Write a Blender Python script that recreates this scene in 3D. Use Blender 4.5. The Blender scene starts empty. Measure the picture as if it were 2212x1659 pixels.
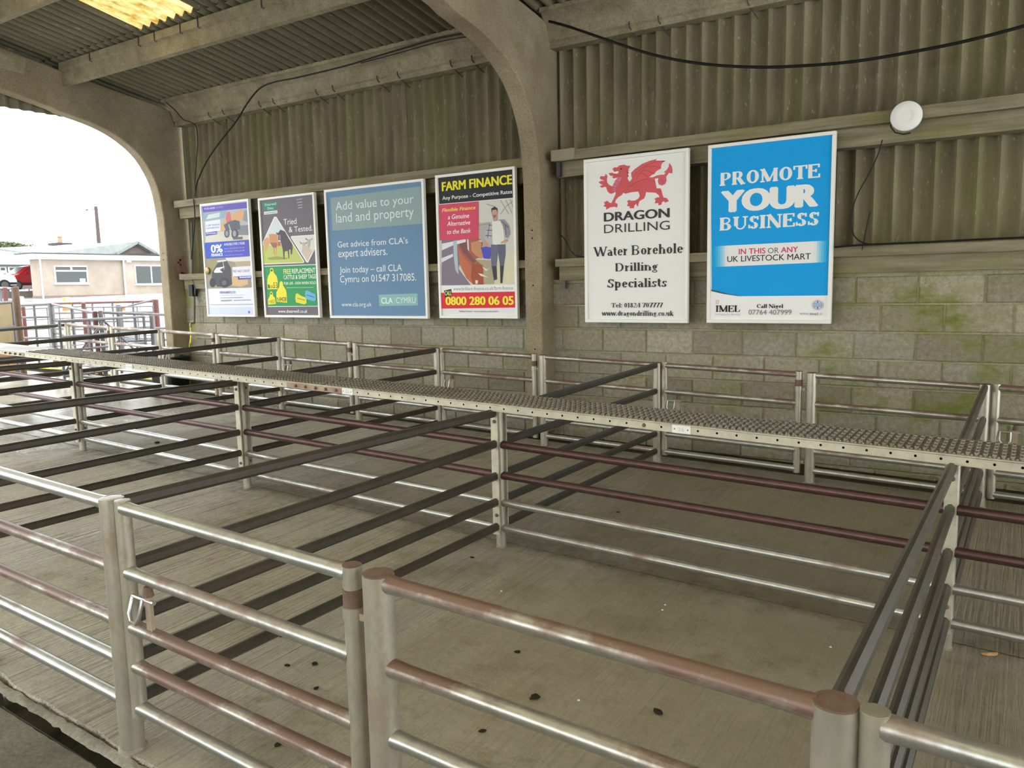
import bpy, bmesh, math, random, os
from mathutils import Vector, Matrix, noise as mnoise

random.seed(7)
SC = bpy.context.scene
COL = SC.collection

# ------------------------------------------------------------------ camera
IMG_W, IMG_H = 2212.0, 1659.0
F_PX = 1703.70
YAW, PITCH, ROLL = 0.5757, 0.1253, -0.0214
CAM_Z = 1.7726
_cy, _sy = math.cos(YAW), math.sin(YAW)
FWD = Vector((-_sy * math.cos(PITCH), _cy * math.cos(PITCH), -math.sin(PITCH)))
_r0 = Vector((_cy, _sy, 0.0))
_u0 = _r0.cross(FWD)
RGT = _r0 * math.cos(ROLL) + _u0 * math.sin(ROLL)
UPV = -_r0 * math.sin(ROLL) + _u0 * math.cos(ROLL)
cam_d = bpy.data.cameras.new('camera')
cam_d.sensor_width = 36.0
cam_d.lens = F_PX / IMG_W * 36.0
cam_d.clip_end = 500
cam = bpy.data.objects.new('camera', cam_d)
COL.objects.link(cam)
m3 = Matrix((RGT, UPV, -FWD)).transposed()
cam.matrix_world = Matrix.Translation((0, 0, CAM_Z)) @ m3.to_4x4()
SC.camera = cam

# ------------------------------------------------------------------ world, exposure
SC.view_settings.view_transform = 'Standard'
SC.view_settings.look = 'None'
SC.view_settings.gamma = 1.0
SC.view_settings.use_curve_mapping = False
SC.view_settings.exposure = 2.25
world = bpy.data.worlds.new('overcast_sky')
SC.world = world
world.use_nodes = True
bg = world.node_tree.nodes['Background']
bg.inputs[0].default_value = (0.93, 0.97, 1.0, 1)
bg.inputs[1].default_value = 1.0
SC.cycles.max_bounces = 10
SC.cycles.diffuse_bounces = 6

# ------------------------------------------------------------------ site geometry
SX, SY = -0.0249, 0.0215            # fall of the floor
PYAW = -0.0126                      # pens against the wall line
U0, BW = -5.157, 2.44               # partition line 0 and pen width
YF, YM, YB = 1.4846, 3.9163, 6.3459 # front, middle and back pen rows
HOFF = 1.283                        # gate hinge post offset
def floor_z(x, y): return SX * x + SY * y
_pc, _ps = math.cos(PYAW), math.sin(PYAW)
def pen(u, v, h=0.0):
    x, y = u * _pc - v * _ps, u * _ps + v * _pc
    return Vector((x, y, floor_z(x, y) + h))
SU = SX * _pc + SY * _ps            # slope along pen u
SV = -SX * _ps + SY * _pc           # slope along pen v
def ray(px, py): return FWD + RGT * ((px - IMG_W / 2) / F_PX) - UPV * ((py - IMG_H / 2) / F_PX)
def on_y(px, py, y):
    d = ray(px, py); t = y / d.y
    return Vector((t * d.x, y, CAM_Z + t * d.z))
def on_x(px, py, x):
    d = ray(px, py); t = x / d.x
    return Vector((x, t * d.y, CAM_Z + t * d.z))
def on_floor(px, py, h=0.0):
    d = ray(px, py); t = (h - CAM_Z) / (d.z - SX * d.x - SY * d.y)
    return Vector((t * d.x, t * d.y, CAM_Z + t * d.z))
def at_dist(px, py, dist):
    d = ray(px, py); t = dist / math.hypot(d.x, d.y)
    return Vector((t * d.x, t * d.y, CAM_Z + t * d.z))

# ------------------------------------------------------------------ materials
MATS = {}
def lin(c):
    c = c / 255.0
    return c / 12.92 if c <= 0.04045 else ((c + 0.055) / 1.055) ** 2.4
def rgb(r, g, b): return (lin(r), lin(g), lin(b), 1.0)
def new_mat(name):
    m = bpy.data.materials.new(name); m.use_nodes = True
    return m, m.node_tree.nodes, m.node_tree.links, m.node_tree.nodes['Principled BSDF']
def plain(name, col, rough=0.6, metal=0.0, spec=0.3):
    if name in MATS: return MATS[name]
    m, n, l, p = new_mat(name)
    p.inputs['Base Color'].default_value = col
    p.inputs['Roughness'].default_value = rough
    p.inputs['Metallic'].default_value = metal
    p.inputs['Specular IOR Level'].default_value = spec
    MATS[name] = m
    return m
def print_mat(r, g, b):
    return plain('print_%d_%d_%d' % (r, g, b), rgb(r, g, b), 0.45, 0, 0.18)
def node(n, typ, **kw):
    x = n.new(typ)
    for k, v in kw.items():
        if hasattr(x, k): setattr(x, k, v)
        else: x.inputs[k].default_value = v
    return x
def ramp(n, l, fac, stops):
    r = n.new('ShaderNodeValToRGB')
    e = r.color_ramp.elements
    while len(e) < len(stops): e.new(0.5)
    for i, (p, c) in enumerate(stops):
        e[i].position = p
        e[i].color = c if isinstance(c, tuple) else (c, c, c, 1)
    l.new(fac, r.inputs[0])
    return r.outputs[0]
def mixc(n, l, fac, a, b, mode='MIX'):
    x = n.new('ShaderNodeMix'); x.data_type = 'RGBA'; x.blend_type = mode
    for sock, v in ((0, fac), (6, a), (7, b)):
        if hasattr(v, 'links'): l.new(v, x.inputs[sock])
        else: x.inputs[sock].default_value = v
    return x.outputs[2]
def math_n(n, l, op, a, b=None):
    x = n.new('ShaderNodeMath'); x.operation = op
    for i, v in enumerate((a, b)):
        if v is None: continue
        if hasattr(v, 'links'): l.new(v, x.inputs[i])
        else: x.inputs[i].default_value = v
    return x.outputs[0]
def coords(n, l, scale=(1, 1, 1), kind='pos', rot=(0, 0, 0)):
    if kind == 'pos': src = n.new('ShaderNodeNewGeometry').outputs['Position']
    else: src = n.new('ShaderNodeTexCoord').outputs['Object']
    mp = n.new('ShaderNodeMapping')
    mp.inputs['Scale'].default_value = scale
    mp.inputs['Rotation'].default_value = rot
    l.new(src, mp.inputs['Vector'])
    return mp.outputs[0]
def noise_n(n, l, vec, scale=5.0, detail=6.0, rough=0.6, dist=0.0):
    x = n.new('ShaderNodeTexNoise')
    l.new(vec, x.inputs['Vector'])
    x.inputs['Scale'].default_value = scale
    x.inputs['Detail'].default_value = detail
    x.inputs['Roughness'].default_value = rough
    x.inputs['Distortion'].default_value = dist
    return x.outputs['Fac']
def bump(n, l, p, h, strength=0.4, dist=0.01):
    b = n.new('ShaderNodeBump')
    b.inputs['Strength'].default_value = strength
    b.inputs['Distance'].default_value = dist
    l.new(h, b.inputs['Height'])
    l.new(b.outputs[0], p.inputs['Normal'])

def mat_pen_floor():
    """tamped, ribbed concrete; the ribs run across the pens; wet where rain blows in"""
    m, n, l, p = new_mat('ribbed_concrete')
    v = coords(n, l, (1, 1, 1), 'pos', (0, 0, -PYAW))
    big = noise_n(n, l, v, 0.8, 6, 0.6)
    fine = noise_n(n, l, v, 28, 7, 0.7)
    ribs = noise_n(n, l, coords(n, l, (1.0, 0.016, 1.0)), 62, 2, 0.5, 0.3)
    wide = noise_n(n, l, coords(n, l, (1.0, 0.05, 1.0)), 9, 3, 0.6, 0.1)
    tamp = ramp(n, l, noise_n(n, l, v, 0.55, 4, 0.6), [(0.36, 0.25), (0.56, 1.0)])
    sx0 = n.new('ShaderNodeSeparateXYZ'); l.new(n.new('ShaderNodeNewGeometry').outputs['Position'], sx0.inputs[0])
    tamp = math_n(n, l, 'MULTIPLY', tamp, ramp(n, l, math_n(n, l, 'ADD', math_n(n, l, 'MULTIPLY', sx0.outputs[0], 0.12), math_n(n, l, 'ADD', 0.75, math_n(n, l, 'MULTIPLY', big, 0.3))), [(0.40, 1.0), (0.75, 0.5)]))
    c1 = ramp(n, l, big, [(0.28, rgb(158, 152, 136)), (0.5, rgb(186, 180, 164)), (0.74, rgb(204, 198, 184))])
    c2 = ramp(n, l, fine, [(0.3, rgb(156, 150, 134)), (0.55, rgb(190, 184, 168)), (0.8, rgb(212, 206, 192))])
    col = mixc(n, l, 0.5, c1, c2)
    gro = math_n(n, l, 'MULTIPLY', ramp(n, l, ribs, [(0.36, 0.5), (0.43, 0.0)]), tamp)
    col = mixc(n, l, gro, col, rgb(100, 93, 76))
    col = mixc(n, l, ramp(n, l, wide, [(0.32, 0.12), (0.46, 0.0)]), col, rgb(122, 115, 98))
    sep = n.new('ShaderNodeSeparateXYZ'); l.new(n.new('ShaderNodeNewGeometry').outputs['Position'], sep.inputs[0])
    # painted falloff of gable light, mixed with trodden dirt, darker to right and back
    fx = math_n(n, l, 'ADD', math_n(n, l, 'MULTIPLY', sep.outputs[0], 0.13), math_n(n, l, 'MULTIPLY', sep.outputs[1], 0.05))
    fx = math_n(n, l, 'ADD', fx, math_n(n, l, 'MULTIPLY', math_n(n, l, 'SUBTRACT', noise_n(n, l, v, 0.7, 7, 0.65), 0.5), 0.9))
    falloff_film = ramp(n, l, math_n(n, l, 'ADD', fx, 0.76), [(0.30, 0.0), (0.85, 0.85)])
    col = mixc(n, l, falloff_film, col, rgb(138, 129, 106))
    # algae, gathering along the joint under the walkway and towards the back gully
    dj = math_n(n, l, 'ABSOLUTE', math_n(n, l, 'SUBTRACT', sep.outputs[1], 4.05))
    jn = math_n(n, l, 'SUBTRACT', 0.16, math_n(n, l, 'MULTIPLY', dj, 0.5))
    jn = math_n(n, l, 'MAXIMUM', jn, 0.0)
    an = math_n(n, l, 'ADD', noise_n(n, l, v, 1.9, 8, 0.72), jn)
    algae = ramp(n, l, an, [(0.52, 0.0), (0.70, 0.6)])
    col = mixc(n, l, algae, col, rgb(112, 101, 68))
    dirt = ramp(n, l, math_n(n, l, 'ADD', noise_n(n, l, v, 6.5, 7, 0.72), math_n(n, l, 'MULTIPLY', jn, 0.9)), [(0.57, 0.0), (0.76, 0.5)])
    col = mixc(n, l, dirt, col, rgb(90, 79, 61))
    rs = ramp(n, l, noise_n(n, l, coords(n, l, (1, .5, 1)), 2.6, 6, 0.7), [(0.58, 0.0), (0.72, 0.4)])
    col = mixc(n, l, rs, col, rgb(150, 124, 100))
    # wet zone towards the open gable
    wx = math_n(n, l, 'ADD', sep.outputs[0], math_n(n, l, 'MULTIPLY', math_n(n, l, 'SUBTRACT', noise_n(n, l, coords(n, l, (0.6, 1.2, 1)), 1.1, 6, 0.7), 0.5), 7.0))
    wx = math_n(n, l, 'SUBTRACT', wx, math_n(n, l, 'MULTIPLY', math_n(n, l, 'SUBTRACT', sep.outputs[1], 4.0), 0.35))
    wet = ramp(n, l, math_n(n, l, 'MULTIPLY', math_n(n, l, 'ADD', wx, 10.6), 0.25), [(0.40, 1.0), (0.58, 0.0)])
    col = mixc(n, l, math_n(n, l, 'MULTIPLY', wet, 0.25), col, rgb(110, 108, 102))
    l.new(col, p.inputs['Base Color'])
    ro = math_n(n, l, 'SUBTRACT', 0.72, math_n(n, l, 'MULTIPLY', wet, 0.62))
    l.new(ro, p.inputs['Roughness'])
    p.inputs['Specular IOR Level'].default_value = 0.45
    h = math_n(n, l, 'ADD', math_n(n, l, 'MULTIPLY', math_n(n, l, 'MULTIPLY', ribs, tamp), 1.0), math_n(n, l, 'MULTIPLY', fine, 0.3))
    h = math_n(n, l, 'ADD', h, math_n(n, l, 'MULTIPLY', wide, 0.4))
    hb = math_n(n, l, 'MULTIPLY', h, math_n(n, l, 'SUBTRACT', 1.0, math_n(n, l, 'MULTIPLY', wet, 0.85)))
    bump(n, l, p, hb, 1.0, 0.035)
    return m
def mat_concrete(name, a, b, c, scale=3.0, bs=0.35, stain=None, rough=0.85):
    m, n, l, p = new_mat(name)
    v = coords(n, l)
    col = ramp(n, l, noise_n(n, l, v, scale, 8, 0.65), [(0.28, a), (0.5, b), (0.74, c)])
    sp = ramp(n, l, noise_n(n, l, v, 60, 3, 0.6), [(0.3, rgb(150, 145, 130)), (0.7, rgb(255, 255, 250))])
    col = mixc(n, l, 0.5, col, mixc(n, l, 1.0, col, sp, 'MULTIPLY'))
    if stain:
        s = ramp(n, l, noise_n(n, l, v, stain[1], 7, 0.7), [(stain[2], 0.0), (stain[2] + 0.16, stain[3])])
        col = mixc(n, l, s, col, stain[0])
    l.new(col, p.inputs['Base Color'])
    p.inputs['Roughness'].default_value = rough
    p.inputs['Specular IOR Level'].default_value = 0.25
    bump(n, l, p, noise_n(n, l, v, 45, 6, 0.7), bs, 0.01)
    return m
def mat_block():
    m, n, l, p = new_mat('concrete_block')
    v = coords(n, l)
    oi = n.new('ShaderNodeObjectInfo')
    base = ramp(n, l, oi.outputs['Random'], [(0.0, rgb(164, 157, 140)), (0.4, rgb(192, 184, 164)), (0.75, rgb(180, 177, 163)), (1.0, rgb(202, 194, 174))])
    g = ramp(n, l, noise_n(n, l, v, 26, 6, 0.75), [(0.3, rgb(170, 166, 150)), (0.7, rgb(255, 255, 255))])
    col = mixc(n, l, 0.8, base, g, 'MULTIPLY')
    # algae and moss: patches, heavier in the right-hand bay and along some courses
    sep = n.new('ShaderNodeSeparateXYZ'); l.new(n.new('ShaderNodeNewGeometry').outputs['Position'], sep.inputs[0])
    bay = ramp(n, l, math_n(n, l, 'MULTIPLY', math_n(n, l, 'ADD', sep.outputs[0], 11.0), 0.09), [(0.0, 0.0), (0.35, 0.02), (0.74, 0.03), (0.9, 0.10)])
    mn = math_n(n, l, 'ADD', noise_n(n, l, coords(n, l, (1, 1, 1.6)), 1.5, 8, 0.72), bay)
    al = ramp(n, l, mn, [(0.54, 0.0), (0.72, 0.6)])
    col = mixc(n, l, al, col, rgb(140, 140, 84))
    mo = ramp(n, l, mn, [(0.64, 0.0), (0.76, 0.8)])
    col = mixc(n, l, mo, col, rgb(112, 124, 42))
    l.new(col, p.inputs['Base Color'])
    p.inputs['Roughness'].default_value = 0.92
    p.inputs['Specular IOR Level'].default_value = 0.2
    bump(n, l, p, noise_n(n, l, v, 38, 8, 0.75), 0.7, 0.02)
    return m
def mat_sheet(name, a, b, c, green, gthr, axis='z'):
    """fibre-cement corrugated sheet with streaks of algae and pale flecks"""
    m, n, l, p = new_mat(name)
    st = (3, 3, 0.9) if axis == 'z' else (3, 0.9, 3)
    v = coords(n, l)
    vs = coords(n, l, st)
    col = ramp(n, l, noise_n(n, l, vs, 1.0, 7, 0.65), [(0.28, a), (0.5, b), (0.75, c)])
    gr = ramp(n, l, noise_n(n, l, coords(n, l, (1.5, 1.5, 0.35) if axis == 'z' else (1.5, 0.35, 1.5)), 1.1, 8, 0.7), [(gthr, 0.0), (gthr + 0.2, 0.6)])
    col = mixc(n, l, gr, col, green)
    fl = ramp(n, l, noise_n(n, l, coords(n, l, (1, 1, 0.4) if axis == 'z' else (1, .4, 1)), 34, 4, 0.6), [(0.62, 0.0), (0.71, 0.6)])
    col = mixc(n, l, fl, col, rgb(188, 182, 152))
    l.new(col, p.inputs['Base Color'])
    p.inputs['Roughness'].default_value = 0.85
    p.inputs['Specular IOR Level'].default_value = 0.25
    bump(n, l, p, noise_n(n, l, v, 60, 5, 0.7), 0.3, 0.006)
    return m
def mat_steel(name, base, rust, thr, amount, metal=0.55, rough=0.42, axis=(1, 1, 1), scale=2.2, topr=0.0):
    m, n, l, p = new_mat(name)
    v = coords(n, l, axis)
    g = ramp(n, l, noise_n(n, l, v, 14, 5, 0.65), [(0.3, 0.72), (0.7, 1.0)])
    col = mixc(n, l, 1.0, base, g, 'MULTIPLY')
    rn = noise_n(n, l, v, scale, 6, 0.7)
    if topr:
        sn = n.new('ShaderNodeSeparateXYZ'); l.new(n.new('ShaderNodeNewGeometry').outputs['True Normal'], sn.inputs[0])
        rn = math_n(n, l, 'ADD', rn, math_n(n, l, 'MULTIPLY', sn.outputs[2], topr))
    r = ramp(n, l, rn, [(thr, 0.0), (thr + 0.14, amount)])
    col = mixc(n, l, r, col, rust)
    l.new(col, p.inputs['Base Color'])
    l.new(math_n(n, l, 'SUBTRACT', metal, math_n(n, l, 'MULTIPLY', r, metal * 0.75)), p.inputs['Metallic'])
    l.new(math_n(n, l, 'ADD', rough, math_n(n, l, 'MULTIPLY', r, 0.12)), p.inputs['Roughness'])
    bump(n, l, p, noise_n(n, l, v, 90, 3, 0.6), 0.08, 0.004)
    return m
def mat_wood(name, a, b, green, thr):
    m, n, l, p = new_mat(name)
    v = coords(n, l, (0.6, 8, 8))
    col = ramp(n, l, noise_n(n, l, v, 2.5, 7, 0.65), [(0.3, a), (0.7, b)])
    g = ramp(n, l, noise_n(n, l, coords(n, l, (0.8, 2, 2)), 1.6, 8, 0.72), [(thr, 0.0), (thr + 0.18, 0.85)])
    col = mixc(n, l, g, col, green)
    l.new(col, p.inputs['Base Color'])
    p.inputs['Roughness'].default_value = 0.9
    p.inputs['Specular IOR Level'].default_value = 0.2
    bump(n, l, p, noise_n(n, l, coords(n, l, (2, 12, 12)), 5, 7, 0.7), 0.4, 0.012)
    return m
def mat_rooflight(name, stops):
    m, n, l, p = new_mat(name)
    v = coords(n, l, (3, 1, 3))
    col = ramp(n, l, noise_n(n, l, v, 4, 8, 0.75), stops)
    t = n.new('ShaderNodeBsdfTranslucent'); l.new(col, t.inputs['Color'])
    l.new(col, p.inputs['Base Color']); p.inputs['Roughness'].default_value = 0.6
    mx = n.new('ShaderNodeMixShader'); mx.inputs[0].default_value = 0.8
    l.new(p.outputs[0], mx.inputs[1]); l.new(t.outputs[0], mx.inputs[2])
    l.new(mx.outputs[0], n['Material Output'].inputs[0])
    return m
def mat_wet_yard():
    m, n, l, p = new_mat('wet_yard_concrete')
    v = coords(n, l)
    col = ramp(n, l, noise_n(n, l, v, 0.6, 7, 0.65), [(0.3, rgb(150, 150, 150)), (0.7, rgb(196, 196, 196))])
    l.new(col, p.inputs['Base Color'])
    w = noise_n(n, l, coords(n, l, (0.6, 1.4, 1)), 0.8, 6, 0.7)
    l.new(ramp(n, l, w, [(0.4, 0.06), (0.65, 0.3)]), p.inputs['Roughness'])
    p.inputs['Specular IOR Level'].default_value = 0.6
    bump(n, l, p, noise_n(n, l, v, 9, 6, 0.7), 0.12, 0.02)
    return m
def mat_two(name, a, b, scale, lo, hi, rough=0.8, bs=0.2, metal=0.0):
    m, n, l, p = new_mat(name)
    v = coords(n, l)
    l.new(ramp(n, l, noise_n(n, l, v, scale, 7, 0.7), [(lo, a), (hi, b)]), p.inputs['Base Color'])
    p.inputs['Roughness'].default_value = rough
    p.inputs['Metallic'].default_value = metal
    bump(n, l, p, noise_n(n, l, v, scale * 8, 5, 0.7), bs, 0.01)
    return m

M = {}
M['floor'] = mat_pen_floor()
M['alley'] = mat_concrete('alley_concrete', rgb(100, 98, 88), rgb(124, 121, 110), rgb(146, 142, 128), 2.4, 0.5, (rgb(88, 84, 64), 3.0, 0.55, 0.5))
M['kerb'] = mat_concrete('broken_kerb_concrete', rgb(126, 122, 110), rgb(156, 152, 140), rgb(182, 178, 166), 7, 0.8)
M['mud'] = mat_concrete('gully_silt', rgb(34, 30, 19), rgb(54, 47, 30), rgb(78, 70, 42), 3.0, 0.8, (rgb(84, 94, 30), 4.0, 0.55, 0.7), 0.55)
M['block'] = mat_block()
M['mortar'] = mat_concrete('mortar', rgb(150, 148, 116), rgb(176, 172, 142), rgb(194, 190, 164), 5, 0.5, (rgb(138, 144, 62), 1.6, 0.5, 0.8))
M['sheet'] = mat_sheet('wall_cladding_sheet', rgb(106, 99, 77), rgb(127, 119, 94), rgb(150, 142, 114), rgb(116, 119, 64), 0.5)
M['roof'] = mat_sheet('roof_sheet_underside', rgb(112, 106, 88), rgb(126, 120, 100), rgb(142, 135, 113), rgb(98, 100, 60), 0.6, 'y')
M['roofcut'] = M['roof']
M['frame'] = mat_concrete('precast_frame_concrete', rgb(142, 128, 104), rgb(162, 148, 123), rgb(182, 169, 144), 1.7, 0.25, (rgb(118, 108, 72), 1.4, 0.56, 0.5))
M['beam'] = mat_concrete('precast_beam_concrete', rgb(138, 128, 104), rgb(166, 155, 130), rgb(192, 182, 156), 3.5, 0.45, (rgb(110, 102, 74), 5.0, 0.55, 0.55))
M['rail'] = mat_wood('weathered_sheeting_rail', rgb(112, 104, 84), rgb(158, 148, 122), rgb(120, 122, 64), 0.50)
M['railcut'] = plain('fresh_rail_end', rgb(150, 140, 118), 0.9)
M['rooflight'] = mat_rooflight('rooflight_sheet', [(0.3, rgb(216, 198, 142)), (0.46, rgb(242, 234, 204)), (0.58, rgb(252, 250, 240))])  # clean sheet for the unseen rooflights added for their light
M['rooflight_old'] = mat_rooflight('stained_rooflight_sheet', [(0.36, rgb(180, 156, 96)), (0.48, rgb(214, 198, 150)), (0.62, rgb(234, 226, 196))])
M['galv'] = mat_steel('galvanised_steel_worn', rgb(184, 184, 178), rgb(134, 104, 90), 0.55, 0.85, 0.75, 0.3, topr=0.06)
M['galv_post'] = mat_steel('galvanised_post', rgb(190, 185, 168), rgb(140, 122, 102), 0.52, 0.7, 0.6, 0.36, (1, 1, .5), 5.0)
M['rusty'] = mat_steel('rust_topped_rail', rgb(184, 180, 170), rgb(112, 82, 68), 0.47, 0.92, 0.75, 0.3, topr=0.13)
M['maroon'] = mat_steel('maroon_brown_rail', rgb(96, 68, 66), rgb(196, 190, 186), 0.66, 0.6, 0.45, 0.36)
M['flat'] = mat_steel('dull_dark_partition_rail', rgb(84, 79, 71), rgb(76, 62, 52), 0.5, 0.8, 0.5, 0.42)
M['rustcap'] = mat_two('rusty_cap', rgb(104, 80, 66), rgb(128, 104, 88), 20, 0.3, 0.7, 0.75, 0.3, 0.2)
M['darkhole'] = plain('dark_bore', rgb(18, 16, 14), 0.95)
M['deck'] = mat_steel('walkway_deck_metal', rgb(142, 136, 122), rgb(116, 106, 90), 0.5, 0.7, 0.35, 0.5)
M['flange'] = mat_steel('walkway_edge_metal', rgb(206, 200, 178), rgb(164, 138, 104), 0.6, 0.6, 0.4, 0.5)
M['plate'] = mat_steel('splice_plate_metal', rgb(178, 158, 136), rgb(140, 104, 78), 0.52, 0.7, 0.3, 0.55)
M['white'] = plain('white_plastic', rgb(236, 236, 234), 0.45)
M['whiteframe'] = plain('white_frame', rgb(240, 238, 232), 0.4, 0, 0.4)
M['black'] = plain('black_rubber', rgb(22, 22, 22), 0.5)
M['yellow'] = plain('yellow_hose', rgb(222, 206, 70), 0.45)
M['water'] = plain('standing_water', rgb(30, 28, 22), 0.03, 0, 0.6)
M['yard'] = mat_wet_yard()
M['stucco'] = mat_two('weathered_render', rgb(140, 127, 113), rgb(164, 152, 138), 0.9, 0.3, 0.7)
M['stucco2'] = mat_two('brown_render', rgb(92, 82, 76), rgb(108, 98, 92), 1.2, 0.3, 0.7)
M['bwhite'] = plain('white_paint', rgb(240, 240, 240), 0.5)
M['plinth'] = plain('plinth_paint', rgb(120, 104, 98), 0.8)
M['slate'] = mat_two('pale_roof_tile', rgb(118, 124, 120), rgb(140, 146, 142), 2.0, 0.3, 0.7)
M['greenroof'] = mat_two('pale_green_roof_sheet', rgb(136, 150, 144), rgb(156, 168, 164), 1.0, 0.3, 0.7)
M['glass'] = plain('window_glass', rgb(70, 74, 72), 0.15, 0, 0.3)
M['darktrim'] = plain('dark_gutter', rgb(70, 66, 68), 0.6)
M['redcar'] = plain('red_car_paint', rgb(150, 20, 26), 0.2, 0, 0.6)
M['whitecar'] = plain('white_car_paint', rgb(228, 230, 232), 0.2, 0, 0.6)
M['tyre'] = plain('tyre_rubber', rgb(40, 40, 42), 0.8)
M['redsteel'] = mat_steel('red_oxide_steel', rgb(104, 58, 54), rgb(90, 66, 60), 0.5, 0.7, 0.2, 0.6)
M['greysteel'] = mat_steel('yard_galvanised_steel', rgb(112, 110, 110), rgb(92, 78, 74), 0.58, 0.6, 0.4, 0.45)
M['brownpost'] = mat_two('brown_rusted_post', rgb(88, 66, 52), rgb(112, 90, 72), 6, 0.3, 0.7)
M['bollard'] = mat_two('yellow_white_bollard_paint', rgb(226, 178, 52), rgb(240, 234, 216), 7, 0.42, 0.58)
M['ochre'] = mat_two('ochre_sheeting', rgb(140, 120, 84), rgb(156, 142, 110), 3, 0.3, 0.7)
M['orange'] = mat_two('rusty_orange_sheeting', rgb(150, 92, 42), rgb(170, 132, 84), 4, 0.3, 0.7)
M['leafm'] = plain('tree_leaf', rgb(92, 102, 70), 0.8)
M['bark'] = plain('tree_bark', rgb(110, 100, 92), 0.9)
M['polew'] = plain('timber_pole', rgb(84, 76, 72), 0.9)
M['redpaint'] = plain('red_spray_paint', rgb(160, 108, 100), 0.8)
M['dropping'] = plain('dark_dropping', rgb(44, 38, 28), 0.9)
M['leaf'] = plain('orange_leaf', rgb(206, 156, 108), 0.7)
M['pipe'] = plain('grey_pipe', rgb(96, 96, 94), 0.5)
M['brass'] = plain('brass_tap', rgb(150, 132, 96), 0.4, 0.7)

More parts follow.
